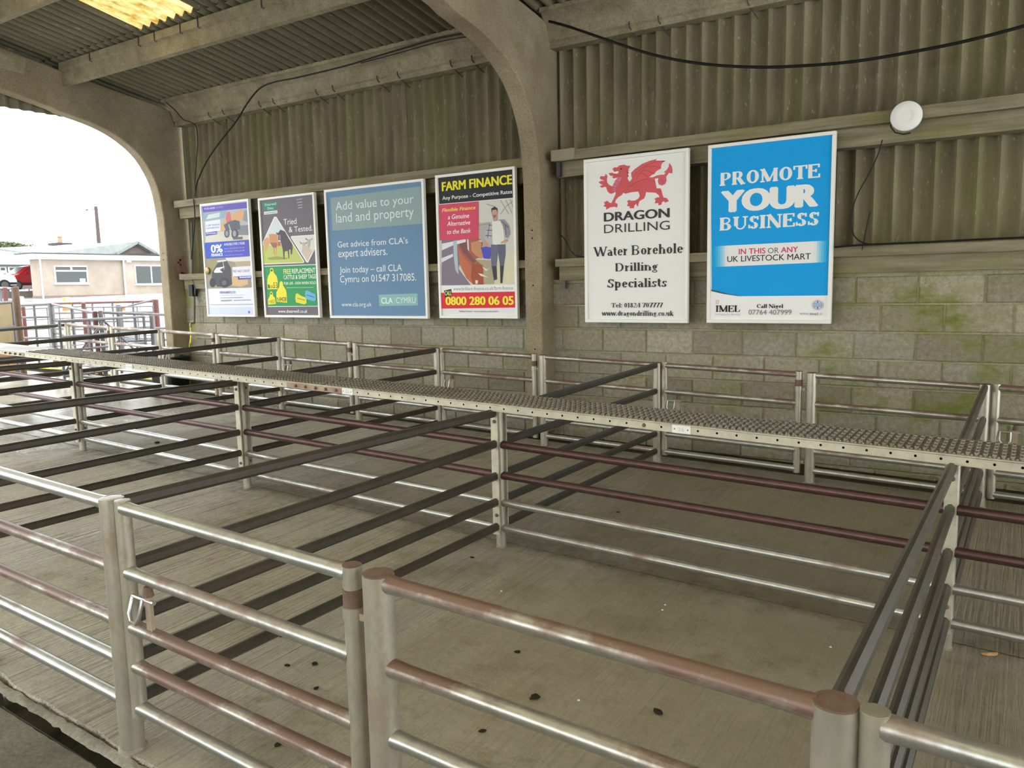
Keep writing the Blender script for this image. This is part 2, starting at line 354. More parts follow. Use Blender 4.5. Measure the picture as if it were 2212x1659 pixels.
# ------------------------------------------------------------------ mesh helpers
class MB:
    def __init__(s): s.v = []; s.f = []
    def add(s, vs, fs):
        o = len(s.v); s.v += [tuple(x) for x in vs]; s.f += [tuple(i + o for i in f) for f in fs]
        return s
    def box(s, x0, x1, y0, y1, z0, z1):
        return s.add([(x0, y0, z0), (x1, y0, z0), (x1, y1, z0), (x0, y1, z0), (x0, y0, z1), (x1, y0, z1), (x1, y1, z1), (x0, y1, z1)],
                     [(0, 3, 2, 1), (4, 5, 6, 7), (0, 1, 5, 4), (1, 2, 6, 5), (2, 3, 7, 6), (3, 0, 4, 7)])
    def bar(s, a, b, w, h, up=(0, 0, 1), bev=0.0):
        a, b = Vector(a), Vector(b); d = (b - a).normalized(); up = Vector(up)
        sd = d.cross(up).normalized(); up = sd.cross(d).normalized()
        if bev > 0:
            c = [(-w/2+bev, -h/2), (w/2-bev, -h/2), (w/2, -h/2+bev), (w/2, h/2-bev), (w/2-bev, h/2), (-w/2+bev, h/2), (-w/2, h/2-bev), (-w/2, -h/2+bev)]
        else:
            c = [(-w/2, -h/2), (w/2, -h/2), (w/2, h/2), (-w/2, h/2)]
        k = len(c)
        vs = [a + sd * x + up * y for x, y in c] + [b + sd * x + up * y for x, y in c]
        fs = [(i, (i + 1) % k, k + (i + 1) % k, k + i) for i in range(k)] + [tuple(range(k - 1, -1, -1)), tuple(range(k, 2 * k))]
        return s.add(vs, fs)
    def tube(s, pts, r, n=10, caps=True):
        pts = [Vector(p) for p in pts]
        rs = r if isinstance(r, (list, tuple)) else [r] * len(pts)
        vs = []; prev = None
        for i, p in enumerate(pts):
            if i == 0: d = pts[1] - p
            elif i == len(pts) - 1: d = p - pts[i - 1]
            else: d = pts[i + 1] - pts[i - 1]
            d.normalize()
            if prev is None:
                a = d.orthogonal().normalized()
            else:
                a = (prev - d * prev.dot(d)).normalized()
            prev = a; b = d.cross(a)
            vs += [p + (a * math.cos(t) + b * math.sin(t)) * rs[i] for t in (2 * math.pi * k / n for k in range(n))]
        fs = []
        for i in range(len(pts) - 1):
            for k in range(n):
                fs.append((i * n + k, i * n + (k + 1) % n, (i + 1) * n + (k + 1) % n, (i + 1) * n + k))
        if caps:
            fs.append(tuple(range(n - 1, -1, -1))); o = (len(pts) - 1) * n; fs.append(tuple(o + k for k in range(n)))
        return s.add(vs, fs)
    def disc(s, c, r, axis='y', n=16, rx=None):
        c = Vector(c); vs = []
        for k in range(n):
            t = 2 * math.pi * k / n; x, y = (rx or r) * math.cos(t), r * math.sin(t)
            vs.append(c + (Vector((x, 0, y)) if axis == 'y' else Vector((0, x, y)) if axis == 'x' else Vector((x, y, 0))))
        return s.add(vs, [tuple(range(n))])
    def lathe(s, c, prof, axis='z', n=16):
        c = Vector(c); vs = []
        for r, h in prof:
            for k in range(n):
                t = 2 * math.pi * k / n; x, y = r * math.cos(t), r * math.sin(t)
                vs.append(c + (Vector((x, y, h)) if axis == 'z' else Vector((x, h, y)) if axis == 'y' else Vector((h, x, y))))
        fs = []
        for i in range(len(prof) - 1):
            for k in range(n): fs.append((i * n + k, i * n + (k + 1) % n, (i + 1) * n + (k + 1) % n, (i + 1) * n + k))
        fs.append(tuple(range(n))); o = (len(prof) - 1) * n; fs.append(tuple(o + k for k in range(n)))
        return s.add(vs, fs)
    def prism(s, prof, x0, x1, axis='x'):
        """extrude a 2-D profile (list of (a,b)) along an axis"""
        k = len(prof)
        def P(a, b, t): return (t, a, b) if axis == 'x' else (a, t, b)
        vs = [P(a, b, x0) for a, b in prof] + [P(a, b, x1) for a, b in prof]
        fs = [(i, (i + 1) % k, k + (i + 1) % k, k + i) for i in range(k)] + [tuple(range(k - 1, -1, -1)), tuple(range(k, 2 * k))]
        return s.add(vs, fs)
    def mesh(s, name, mat, smooth=False, fix=True):
        me = bpy.data.meshes.new(name)
        me.from_pydata(s.v, [], s.f)
        if fix:
            b = bmesh.new(); b.from_mesh(me); bmesh.ops.recalc_face_normals(b, faces=b.faces); b.to_mesh(me); b.free()
        me.materials.append(mat)
        if smooth:
            me.polygons.foreach_set('use_smooth', [True] * len(me.polygons))
            try: me.set_sharp_from_angle(angle=math.radians(38))
            except Exception: pass
        me.update()
        return me
    def build(s, name, mat, parent=None, smooth=False, fix=True):
        return link(name, s.mesh(name, mat, smooth, fix), parent)
def link(name, me, parent=None, loc=None, rotz=None):
    o = bpy.data.objects.new(name, me); COL.objects.link(o)
    if parent is not None: o.parent = parent
    if loc is not None: o.location = loc
    if rotz is not None: o.rotation_euler = (0, 0, rotz)
    return o
def tag(o, label=None, cat=None, group=None, kind=None):
    if label: o['label'] = label
    if cat: o['category'] = cat
    if group: o['group'] = group
    if kind: o['kind'] = kind
    return o
def empty(name, loc=(0, 0, 0), rotz=0.0):
    o = bpy.data.objects.new(name, None); COL.objects.link(o)
    o.location = loc; o.rotation_euler = (0, 0, rotz); o.empty_display_size = 0.1
    return o
def copy_tree(o, parent=None):
    c = o.copy(); COL.objects.link(c); c.parent = parent
    for ch in list(o.children): copy_tree(ch, c)
    return c
# ------------------------------------------------------------------ lettering
FONTS = {'sans': None}
_TCACHE = {}
def text_geo(txt, font='sans', bold=0.0, shear=0.0, space=1.0):
    key = (txt, font, bold, shear, space)
    if key in _TCACHE: return _TCACHE[key]
    if font == 'serif': r = serif_geo(txt, bold)
    else:
        cu = bpy.data.curves.new('lettering', 'FONT'); cu.body = txt
        f = FONTS.get(font)
        if f: cu.font = f
        cu.shear = shear; cu.space_character = space; cu.resolution_u = 4
        ob = bpy.data.objects.new('lettering_tmp', cu); COL.objects.link(ob)
        dg = bpy.context.evaluated_depsgraph_get()
        me = bpy.data.meshes.new_from_object(ob.evaluated_get(dg))
        vs = [(v.co.x, v.co.y, 0) for v in me.vertices]; fs = [tuple(p.vertices) for p in me.polygons]
        bpy.data.objects.remove(ob); bpy.data.curves.remove(cu); bpy.data.meshes.remove(me)
        if bold > 0:
            n0 = len(vs); v0 = list(vs); f0 = list(fs)
            for i, (ox, oy) in enumerate(((-bold, 0), (bold, 0), (-bold * .6, bold * .4), (bold * .6, bold * .4), (-bold * .6, -bold * .35), (bold * .6, -bold * .35))):
                o = len(vs); vs += [(x + ox, y + oy, i + 1) for x, y, _q in v0]; fs += [tuple(k + o for k in f) for f in f0]
        r = (vs, fs)
    _TCACHE[key] = r
    return r
def fit_text(vs, x0, x1, z0, z1):
    """left/right extents to x0..x1; baseline (y=0) to z0, tallest letter to z1"""
    xa = min(v[0] for v in vs); xb = max(v[0] for v in vs); yt = max(v[1] for v in vs)
    return [(x0 + (v[0] - xa) / (xb - xa) * (x1 - x0), z0 + v[1] / yt * (z1 - z0), v[2]) for v in vs]
# a small slab-serif alphabet: v = stem, l = line, a = arc, s = serif
XH = 0.66
SERIF = {
 'W': (1.16, ['l 0.06 1 .36 0 T', 'l .36 0 .58 .95 t', 'l .58 .95 .82 0 T', 'l .82 0 1.1 1 t', 's .06 1 .26', 's .58 1 .2', 's 1.1 1 .22']),
 'B': (.80, ['v .16 0 1', 'a .40 .755 .24 .245 -90 90 t', 'a .42 .26 .28 .26 -90 90 T', 'l .1 1 .42 1 h', 'l .16 .51 .42 .51 h', 'l .1 0 .42 0 h', 's .12 1 .2', 's .12 0 .2']),
 'D': (.86, ['v .16 0 1', 'a .38 .5 .38 .5 -90 90 T', 'l .06 1 .40 1 h', 'l .06 0 .40 0 h']),
 'S': (.66, ['a .33 .74 .23 .24 20 270 T', 'a .33 .26 .25 .26 -160 90 T', 'v2 .56 .68 .95', 'v2 .08 .05 .32']),
 'T': (.78, ['v .39 0 1', 'l .04 1 .74 1 h', 'v2 .05 .72 1', 'v2 .73 .72 1', 's .39 0 .34']),
 'C': (.74, ['a .40 .5 .34 .5 45 315 T', 'v2 .66 .66 1']),
 'N': (.90, ['v2 .16 0 1', 'l .14 1 .74 0 T', 'v2 .76 0 1', 's .14 1 .24', 's .16 0 .24', 's .76 1 .26']),
 'P': (.74, ['v .17 0 1', 'a .40 .73 .27 .27 -90 90 T', 'l .06 1 .42 1 h', 'l .17 .46 .42 .46 h', 's .17 0 .34']),
 'R': (.84, ['v .17 0 1', 'a .40 .74 .25 .26 -90 90 T', 'l .06 1 .42 1 h', 'l .17 .48 .42 .48 h', 'l .42 .48 .68 0 T', 's .17 0 .32', 's .72 0 .2']),
 'O': (.86, ['a .43 .5 .36 .5 0 360 T']),
 'M': (1.06, ['v2 .16 0 1', 'l .15 1 .53 .05 T', 'l .53 .05 .90 1 t', 'v .89 0 1', 's .12 1 .22', 's .16 0 .26', 's .92 1 .22', 's .89 0 .30']),
 'E': (.74, ['v .17 0 1', 'l .06 1 .64 1 h', 'l .06 0 .66 0 h', 'l .17 .52 .48 .52 h', 'v2 .63 .74 1', 'v2 .66 0 .28', 'v2 .48 .40 .64']),
 'U': (.90, ['v .20 .28 1', 'a .46 .28 .27 .28 180 360 t', 'v2 .73 .28 1', 's .20 1 .34', 's .73 1 .30']),
 'I': (.40, ['v .20 0 1', 's .20 1 .34', 's .20 0 .34']),
 'L': (.68, ['v .17 0 1', 's .17 1 .34', 'l .06 0 .60 0 h', 'v2 .60 0 .34']),
 'a': (.56, ['v .40 0 .48', 'a .25 .46 .16 .20 0 160 t', 'a .24 .19 .17 .19 60 300 T', 'l .24 .37 .40 .40 h', 's .46 0 .12']),
 't': (.38, ['v .17 .12 .88', 'a .28 .13 .11 .13 180 290 T', 'l .03 .64 .34 .64 h']),
 'e': (.54, ['a .28 .33 .22 .33 0 320 T', 'l .08 .36 .48 .36 h']),
 'r': (.44, ['v .15 0 .66', 's .15 0 .26', 's .10 .66 .16', 'a .32 .42 .16 .22 60 170 T']),
 'o': (.58, ['a .29 .33 .23 .33 0 360 T']),
 'h': (.64, ['v .15 0 1', 's .15 0 .24', 's .10 1 .16', 'a .32 .42 .16 .23 0 180 t', 'v .48 0 .44', 's .48 0 .24']),
 'l': (.32, ['v .16 0 1', 's .16 0 .26', 's .11 1 .16']),
 'i': (.32, ['v .16 0 .66', 's .16 0 .26', 's .11 .66 .16', 'd .16 .88']),
 'n': (.64, ['v .15 0 .66', 's .15 0 .24', 's .10 .66 .16', 'a .32 .42 .16 .23 0 180 t', 'v .48 0 .44', 's .48 0 .24']),
 'g': (.56, ['a .26 .42 .18 .23 0 360 T', 'a .26 -.10 .21 .16 0 360 t', 'l .14 .20 .36 .06 t', 'l .40 .60 .54 .66 h']),
 'p': (.62, ['v .15 -.28 .66', 's .15 -.28 .26', 's .10 .66 .16', 'a .33 .33 .20 .33 -140 140 T']),
 'd': (.62, ['v .46 0 1', 's .42 1 .16', 's .50 0 .14', 'a .28 .33 .20 .33 40 320 T']),
 'c': (.50, ['a .28 .33 .22 .33 40 320 T', 'd .44 .50']),
 's': (.46, ['a .23 .49 .15 .16 30 270 T', 'a .23 .17 .17 .17 -150 90 T', 'v2 .39 .46 .64', 'v2 .07 .03 .2']),
 'w': (.84, ['l .05 .66 .25 0 T', 'l .25 0 .42 .62 t', 'l .42 .62 .60 0 T', 'l .60 0 .78 .66 t', 's .06 .66 .2', 's .42 .66 .14', 's .78 .66 .18']),
 'u': (.64, ['v .15 .22 .66', 'a .31 .22 .16 .22 180 360 t', 'v .47 0 .66', 's .10 .66 .16', 's .42 .66 .16', 's .52 0 .14']),
 'k': (.62, ['v .15 0 1', 's .15 0 .24', 's .10 1 .16', 'l .17 .30 .46 .64 t', 'l .26 .38 .52 0 T', 's .50 .66 .2', 's .54 0 .16']),
 '0': (.58, ['a .29 .5 .22 .5 0 360 T']), '1': (.42, ['v .22 0 1', 's .22 0 .3', 'l .06 .82 .22 .98 h']),
 '2': (.56, ['a .27 .74 .20 .26 -20 170 T', 'l .46 .66 .07 .04 t', 'l .05 0 .52 0 h', 'v2 .51 0 .2']),
 '4': (.60, ['v .42 0 1', 'l .42 1 .05 .30 t', 'l .05 .28 .56 .28 h', 's .42 0 .26']),
 '7': (.54, ['l .05 1 .52 1 h', 'l .50 1 .20 0 T', 'v2 .06 .76 1']),
 '8': (.58, ['a .29 .76 .18 .24 0 360 T', 'a .29 .27 .22 .27 0 360 T']),
 '.': (.26, ['d .13 .05']), ':': (.26, ['d .13 .06', 'd .13 .56']), ' ': (.30, []),
}
def serif_geo(txt, bold):
    T = 0.165 + bold; t = 0.075 + bold * 0.4; hh = 0.07 + bold * 0.4; V = []; Fc = []; x0 = 0.0
    def quad(a, b, w):
        dx, dy = b[0] - a[0], b[1] - a[1]; L = math.hypot(dx, dy) or 1; nx, ny = -dy / L * w / 2, dx / L * w / 2
        o = len(V); V.extend([(a[0] + nx, a[1] + ny), (b[0] + nx, b[1] + ny), (b[0] - nx, b[1] - ny), (a[0] - nx, a[1] - ny)]); Fc.append((o, o + 1, o + 2, o + 3))
    def hbar(xa, xb, y, w):
        yc = min(max(y, w / 2), 1 - w / 2) if -0.01 <= y <= 1.01 else y
        quad((xa, yc), (xb, yc), w)
    for ch in txt:
        adv, st = SERIF.get(ch, (.5, []))
        for si, s in enumerate(st):
            nv0 = len(V)
            q = s.split(); k = q[0]; nums = [float(z) for z in q[1:] if z[-1] not in 'Tth']
            if k == 'v': quad((x0 + nums[0], nums[1]), (x0 + nums[0], nums[2]), T)
            elif k == 'v2': quad((x0 + nums[0], nums[1]), (x0 + nums[0], nums[2]), t)
            elif k == 'l':
                w = {'T': T, 't': t, 'h': hh}[q[-1]]
                if q[-1] == 'h' and abs(nums[1] - nums[3]) < 1e-6: hbar(x0 + nums[0], x0 + nums[2], nums[1], w)
                else: quad((x0 + nums[0], nums[1]), (x0 + nums[2], nums[3]), w * 1.05)
            elif k == 's': hbar(x0 + nums[0] - nums[2] / 2, x0 + nums[0] + nums[2] / 2, nums[1], hh)
            elif k == 'd':
                o = len(V); V.extend([(x0 + nums[0] + 0.085 * math.cos(a * math.pi / 4), nums[1] + 0.04 + 0.085 * math.sin(a * math.pi / 4)) for a in range(8)]); Fc.append(tuple(range(o, o + 8)))
            elif k == 'a':
                cx, cy, rx, ry, a0, a1 = nums; heavy = q[-1] == 'T'; n = max(6, int(abs(a1 - a0) / 15)); o = len(V)
                for i in range(n + 1):
                    a = math.radians(a0 + (a1 - a0) * i / n); w = t + ((T - t) * abs(math.cos(a)) if heavy else 0.0)
                    V.append((x0 + cx + rx * math.cos(a), cy + ry * math.sin(a)))
                    V.append((x0 + cx + (rx - w) * math.cos(a), cy + (ry - min(w, t + (T - t) * abs(math.cos(a)) * 0.6)) * math.sin(a)))
                    if i: p = o + 2 * i; Fc.append((p - 2, p, p + 1, p - 1))
            for vi in range(nv0, len(V)): V[vi] = (V[vi][0], V[vi][1], si)
        x0 += adv - 0.015
    return V, Fc
# ================================================================== STRUCTURE
ROOF_A, ROOF_B = 5.75, 0.178
def roof_z(y): return ROOF_A - ROOF_B * abs(y)
X_GABLE = -10.72

# ---- floor: slabs, kerb, channel
floor = empty('floor'); tag(floor, kind='structure')
def slab(u0, u1, v0, v1, h=0.0, t=0.12, mat='floor', name='concrete_slab', nu=1, rough_edge=False):
    b = MB()
    us = [u0 + (u1 - u0) * i / nu for i in range(nu + 1)]
    vs = []
    for u in us:
        e = 0.0
        if rough_edge: e = 0.028 * mnoise.noise((u * 3.1, 1.7, 0)) + 0.012 * mnoise.noise((u * 17, 5.7, 0))
        vs += [pen(u, v0 + e, h), pen(u, v1, h), pen(u, v1, h - t), pen(u, v0 + e, h - t)]
    fs = []
    for i in range(nu):
        o = i * 4; q = o + 4
        for k in range(4): fs.append((o + k, q + k, q + (k + 1) % 4, o + (k + 1) % 4))
    fs += [(0, 1, 2, 3), tuple(nu * 4 + k for k in (3, 2, 1, 0))]
    b.add(vs, fs)
    return b.build(name, M[mat], floor)
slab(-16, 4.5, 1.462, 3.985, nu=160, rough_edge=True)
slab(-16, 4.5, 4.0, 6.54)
slab(-16, 4.5, -9.0, 1.368, -0.026, 0.12, 'alley', 'alley_slab')
slab(-16, 4.5, 6.5, 7.4, -0.09, 0.1, 'mud', 'gully_bed')
slab(-16, 4.5, 3.97, 4.02, -0.025, 0.05, 'mud', 'joint_filler')
slab(-16, 4.5, 1.35, 1.50, -0.12, 0.1, 'mud', 'channel_bed')
# broken kerb edge along the front of the pens
b = MB(); rows = []
for i in range(321):
    u = -8.0 + 10.5 * i / 320
    n1 = mnoise.noise((u * 2.3, 0, 3)); n2 = mnoise.noise((u * 11, 0, 9)); n3 = mnoise.noise((u * 23, 2, 1))
    top = -0.02 + 0.012 * n1 + 0.010 * n2
    w = 0.055 + 0.020 * n1 + 0.014 * n3
    rows.append([pen(u, 1.475, -0.13), pen(u, 1.463 + 0.006 * n2, top - 0.016), pen(u, 1.45 + 0.008 * n3, top + 0.008), pen(u, 1.43 + 0.008 * n2, top + 0.008 - 0.006 * n2), pen(u, 1.408 - 0.3 * (w - .055), top - 0.006 + 0.006 * n3), pen(u, 1.394 - 0.4 * (w - .055), -0.05), pen(u, 1.385, -0.13)])
k = len(rows[0])
vs = [p for r in rows for p in r]
fs = [(i * k + j, (i + 1) * k + j, (i + 1) * k + j + 1, i * k + j + 1) for i in range(320) for j in range(k - 1)]
b.add(vs, fs).build('kerb_edge', M['kerb'], floor, True)
# standing water in the channel
w = MB(); vs = []; fs = []
for i in range(141):
    u = -6.5 + 5.0 * i / 140
    e = 0.016 * mnoise.noise((u * 4, 8, 0)) + 0.007 * mnoise.noise((u * 21, 3, 0))
    vs += [pen(u, 1.362 + e * 0.6, -0.0245), pen(u, 1.43, -0.0245)]
    if i: o = 2 * i; fs.append((o - 2, o, o + 1, o - 1))
w.add(vs, fs)
wo = w.build('channel_water', M['water'], floor)

# ---- yard outside the gable
y = MB()
y.add([(-16.5, -60, floor_z(-16.5, -60) - .01), (-16.0, -60, floor_z(-16, -60) - .01), (-16.0, 80, floor_z(-16, 80) - .01), (-16.5, 80, floor_z(-16.5, 80) - .01)], [(0, 1, 2, 3)])
y = MB()
def yq(x0, x1, y0, y1, dz):
    y.add([(x0, y0, floor_z(x0, y0) + dz), (x1, y0, floor_z(x1, y0) + dz), (x1, y1, floor_z(x1, y1) + dz), (x0, y1, floor_z(x0, y1) + dz)], [(0, 1, 2, 3)])
yq(-140, -15.9, -60, 120, -0.006)
yq(-15.9, -10.6, 7.15, 120, -0.012)
yq(-15.9, 30, -60, -8.8, -0.05)
tag(y.build('floor_yard', M['yard']), kind='structure')

# ---- back wall: mortar core with blocks, cladding sheets, rails and eave beams
BLK_L, BLK_H = 0.477, 0.2376
Z_TOP = 1.782
core = MB().box(-10.66, 3.0, 7.282, 7.42, -0.2, Z_TOP + 0.03)
wall = core.build('wall_back', M['mortar']); tag(wall, kind='structure')
def block_mesh(L):
    b = MB(); g = 0.006; e = 0.010; y0, y1 = 7.268, 7.30
    x0, x1, z0, z1 = g, L - g, g, BLK_H - g
    vs = [(x0, y1, z0), (x1, y1, z0), (x1, y1, z1), (x0, y1, z1), (x0, y0 + e, z0), (x1, y0 + e, z0), (x1, y0 + e, z1), (x0, y0 + e, z1),
          (x0 + e, y0, z0 + e), (x1 - e, y0, z0 + e), (x1 - e, y0, z1 - e), (x0 + e, y0, z1 - e)]
    fs = [(8, 9, 10, 11)]
    for i in range(4):
        j = (i + 1) % 4
        fs += [(4 + i, 4 + j, 8 + j, 8 + i), (i, j, 4 + j, 4 + i)]
    return b.add(vs, fs).mesh('block', M['block'])
blk = block_mesh(BLK_L); half = block_mesh(BLK_L / 2)
for c in range(8):
    z = Z_TOP - (c + 1) * BLK_H
    ph = -0.974 if c % 2 == 0 else -1.012 + 0.0
    off = ph + (BLK_L / 2 if c % 2 == 0 else 0.0)
    x = off - BLK_L * 21
    while x < 2.5:
        if x > -10.5 - BLK_L * 0.4 and z + BLK_H > floor_z(x, 7.27) - 0.08:
            o = link('block', blk, wall, (x, random.uniform(-0.003, 0.003), z))
        x += BLK_L
# cladding sheets
def corr_sheet(width, length, pitch, amp, nper=8, t=0.007):
    """corrugations across x, length along z, origin lower left"""
    n = int(round(width / pitch * nper)); vs = []; fs = []
    for i in range(n + 1):
        x = width * i / n; c_ = (1 + math.cos(2 * math.pi * x / pitch)) / 2; d = amp * (1 - 2 * c_ ** 1.7)
        vs += [(x, d, 0), (x, d, length), (x, d + t, length), (x, d + t, 0)]
    for i in range(n):
        o = i * 4; q = o + 4
        for k in range(4): fs.append((o + k, q + k, q + (k + 1) % 4, o + (k + 1) % 4))
    fs += [(0, 1, 2, 3), tuple(n * 4 + k for k in (3, 2, 1, 0))]
    return MB().add(vs, fs)
SHW = 1.054
sh = corr_sheet(SHW + 0.03, 2.62, SHW / 7.0, 0.033, 10).mesh('cladding_sheet', M['sheet'], True)
x = -0.961 - SHW * 10; k = 0
while x < 3.0:
    if x > -10.6:
        link('cladding_sheet', sh, wall, (x, 7.412 + (0.014 if k % 2 else 0.0), 1.80 + random.uniform(-0.004, 0.004)))
    x += SHW; k += 1
# sheeting rails: a projecting flange over a set-back web
def sheet_rail(x0, x1, ztop, fl=0.095, web=0.15, yf=7.118, yw=7.2):
    b = MB(); n = max(8, int((x1 - x0) / 0.12)); prof = [(yf, ztop - fl), (yf, ztop), (7.38, ztop), (7.38, ztop - fl - web), (yw, ztop - fl - web), (yw, ztop - fl)]
    vs = []
    for i in range(n + 1):
        x = x0 + (x1 - x0) * i / n
        for j, (yy, zz) in enumerate(prof):
            a = 0.006 * mnoise.noise((x * 2.2, j * 3.1, ztop)); c = 0.006 * mnoise.noise((x * 6, j * 5.3, ztop + 4))
            vs.append((x, yy + (a if j not in (2, 3) else 0), zz + (c if j in (0, 1, 4) else 0)))
    k = len(prof); fs = []
    for i in range(n):
        for j in range(k): fs.append((i * k + j, (i + 1) * k + j, (i + 1) * k + (j + 1) % k, i * k + (j + 1) % k))
    fs += [tuple(range(k)), tuple(n * k + j for j in range(k - 1, -1, -1))]
    return b.add(vs, fs).build('sheeting_rail', M['rail'], wall)
sheet_rail(-10.36, -4.40, 3.07)
sheet_rail(-4.06, 3.0, 3.09)
sheet_rail(-10.36, -4.40, 2.025, 0.08, 0.135)
sheet_rail(-4.06, 3.0, 2.025, 0.08, 0.135)
tag(MB().box(-4.085, -3.82, 7.105, 7.2, 3.0, 3.105).build('rail_end_cleat', M['railcut'], wall), None)
MB().box(-4.03, -3.99, 7.195, 7.23, 1.72, 1.80).add([], []).build('rail_bracket', M['pipe'], wall)
MB().box(-4.05, -4.01, 7.15, 7.23, 2.85, 2.99).build('rail_bracket', M['darktrim'], wall)
# eave beams with hook bolts
def eave_beam(x0, x1, hooks):
    prof = [(7.26, 4.135), (7.26, 4.19), (7.235, 4.205), (7.22, 4.28), (7.18, 4.36), (7.10, 4.43), (7.06, 4.435), (7.06, 4.475), (7.40, 4.40), (7.40, 4.135)]
    b = MB(); n = int((x1 - x0) / 0.15); vs = []; fs = []; k = len(prof)
    for i in range(n + 1):
        x = x0 + (x1 - x0) * i / n
        for j, (yy, zz) in enumerate(prof):
            vs.append((x, yy + 0.005 * mnoise.noise((x * 3, j * 2.2, 0)), zz + 0.005 * mnoise.noise((x * 3, j * 2.2, 7))))
    for i in range(n):
        for j in range(k): fs.append((i * k + j, (i + 1) * k + j, (i + 1) * k + (j + 1) % k, i * k + (j + 1) % k))
    fs += [tuple(range(k)), tuple(n * k + j for j in range(k - 1, -1, -1))]
    o = b.add(vs, fs).build('eave_beam', M['beam'], wall, True)
    for hx in hooks:
        h = MB().tube([(hx, 7.245, 4.235), (hx, 7.225, 4.215), (hx, 7.235, 4.175), (hx + 0.02, 7.30, 4.125), (hx + 0.05, 7.385, 4.07)], 0.006, 6)
        h.build('hook_bolt', M['darktrim'], o, True)
    return o
hl = [on_y(u, v, 7.25).x for u, v in ((453, 247), (483, 240), (562, 226), (592, 220), (685, 199), (721, 191), (817, 169), (861, 158), (975, 131), (1021, 120))]
eave_beam(-10.40, -4.36, hl)
eave_beam(-4.17, 3.0, [on_y(u, v, 7.25).x for u, v in ((1361, 44), (1424, 33), (1616, 2))])

# ---- gable cladding above the open end
gable = empty('wall_left', (X_GABLE, 0, 4.0)); tag(gable, kind='structure')
yy = 7.42
while yy > -7.3:
    n = 56; W = min(SHW + 0.02, yy + 7.42); vs = []; fs = []
    for i in range(n + 1):
        t = yy - W * i / n; d = 0.024 * math.sin(2 * math.pi * (yy - t) / (SHW / 7.0)); zt = roof_z(t) + 0.06 - 4.0
        vs += [(d, t, 0.085), (d, t, zt), (d - 0.007, t, zt), (d - 0.007, t, 0.085)]
    for i in range(n):
        o = i * 4; q = o + 4
        for k in range(4): fs.append((o + k, q + k, q + (k + 1) % 4, o + (k + 1) % 4))
    MB().add(vs, fs).build('cladding_sheet', M['roof'], gable, True)
    yy -= SHW

# ---- portal frames
IN = [(7.02, 0), (7.02, 2.5), (7.0, 2.95), (6.96, 3.22), (6.88, 3.43), (6.745, 3.64), (6.56, 3.80), (6.32, 3.93), (6.03, 4.02), (5.66, 4.09), (5.0, 4.235), (0, 5.125)]
OUT = [(7.47, 0), (7.47, 2.5), (7.47, 2.95), (7.47, 3.35), (7.47, 3.75), (7.47, 4.15), (7.46, 4.27), (7.15, 4.385), (6.55, 4.475), (5.66, 4.615), (5.0, 4.735), (0, 5.625)]
def smooth_curve(P, k=3):
    out = []
    for i in range(len(P) - 1):
        p0 = P[max(i - 1, 0)]; p1 = P[i]; p2 = P[i + 1]; p3 = P[min(i + 2, len(P) - 1)]
        if i in (0, len(P) - 2): out.append(p1); continue
        for j in range(k):
            t = j / k
            out.append(tuple(0.5 * ((2 * p1[a]) + (-p0[a] + p2[a]) * t + (2 * p0[a] - 5 * p1[a] + 4 * p2[a] - p3[a]) * t * t + (-p0[a] + 3 * p1[a] - 3 * p2[a] + p3[a]) * t ** 3) for a in (0, 1)))
    out.append(P[-1]); return out
INS, OUTS = smooth_curve(IN), smooth_curve(OUT)
def portal(x0, x1, label):
    fz = floor_z((x0 + x1) / 2, 7.2)
    root = empty('portal_frame', ((x0 + x1) / 2, 7.24, fz - 0.02)); tag(root, label, 'frame', 'precast concrete portal frames')
    o = Vector(root.location)
    for sgn in (1, -1):
        b = MB(); vs = []; n = len(INS)
        for (iy, iz), (oy, oz) in zip(INS, OUTS):
            if iz == 0: iz = oz = fz - 0.05 if sgn > 0 else floor_z(x0, -7.2) - 0.1
            vs += [(x0 - o.x, sgn * iy - o.y, iz - o.z), (x1 - o.x, sgn * iy - o.y, iz - o.z), (x1 - o.x, sgn * oy - o.y, oz - o.z), (x0 - o.x, sgn * oy - o.y, oz - o.z)]
        fs = []
        for i in range(n - 1):
            p = i * 4; q = p + 4
            for k in range(4): fs.append((p + k, q + k, q + (k + 1) % 4, p + (k + 1) % 4))
        fs += [(0, 1, 2, 3), tuple((n - 1) * 4 + k for k in (3, 2, 1, 0))]
        ob = b.add(vs, fs).build('column_and_rafter', M['frame'], root)
        me = ob.data
        me.polygons.foreach_set('use_smooth', [True] * len(me.polygons))
        try: me.set_sharp_from_angle(angle=math.radians(30))
        except Exception: pass
        md = ob.modifiers.new('bevel', 'BEVEL'); md.width = 0.014; md.segments = 2; md.limit_method = 'ANGLE'; md.angle_limit = math.radians(50)
    return root, o
FR0 = (-10.655, -10.47)
FR1 = (-4.37, -4.168)
p0, o0 = portal(*FR0, 'concrete portal frame at the open gable, its arch framing the yard and sky')
p1, o1 = portal(*FR1, 'middle concrete portal frame with curved arch between the two groups of posters')
# bolt holes in the column fronts
def holes(root, o, x, zs, yf=7.02):
    for dx, z in zs:
        MB().disc((x + dx - o.x, yf - 0.0015 - o.y, z - o.z), 0.009, 'y', 8).build('bolt_hole', M['darkhole'], root, fix=False)
holes(p1, o1, -4.27, [(0, 2.99), (0, 2.91), (0.0, 2.32), (0.0, 2.24), (0.0, 1.76), (0.01, 1.1)])
holes(p0, o0, -10.56, [(0, 2.95), (0, 2.86), (0, 2.33), (0, 2.24), (0.02, 0.85), (0.02, 0.78)])
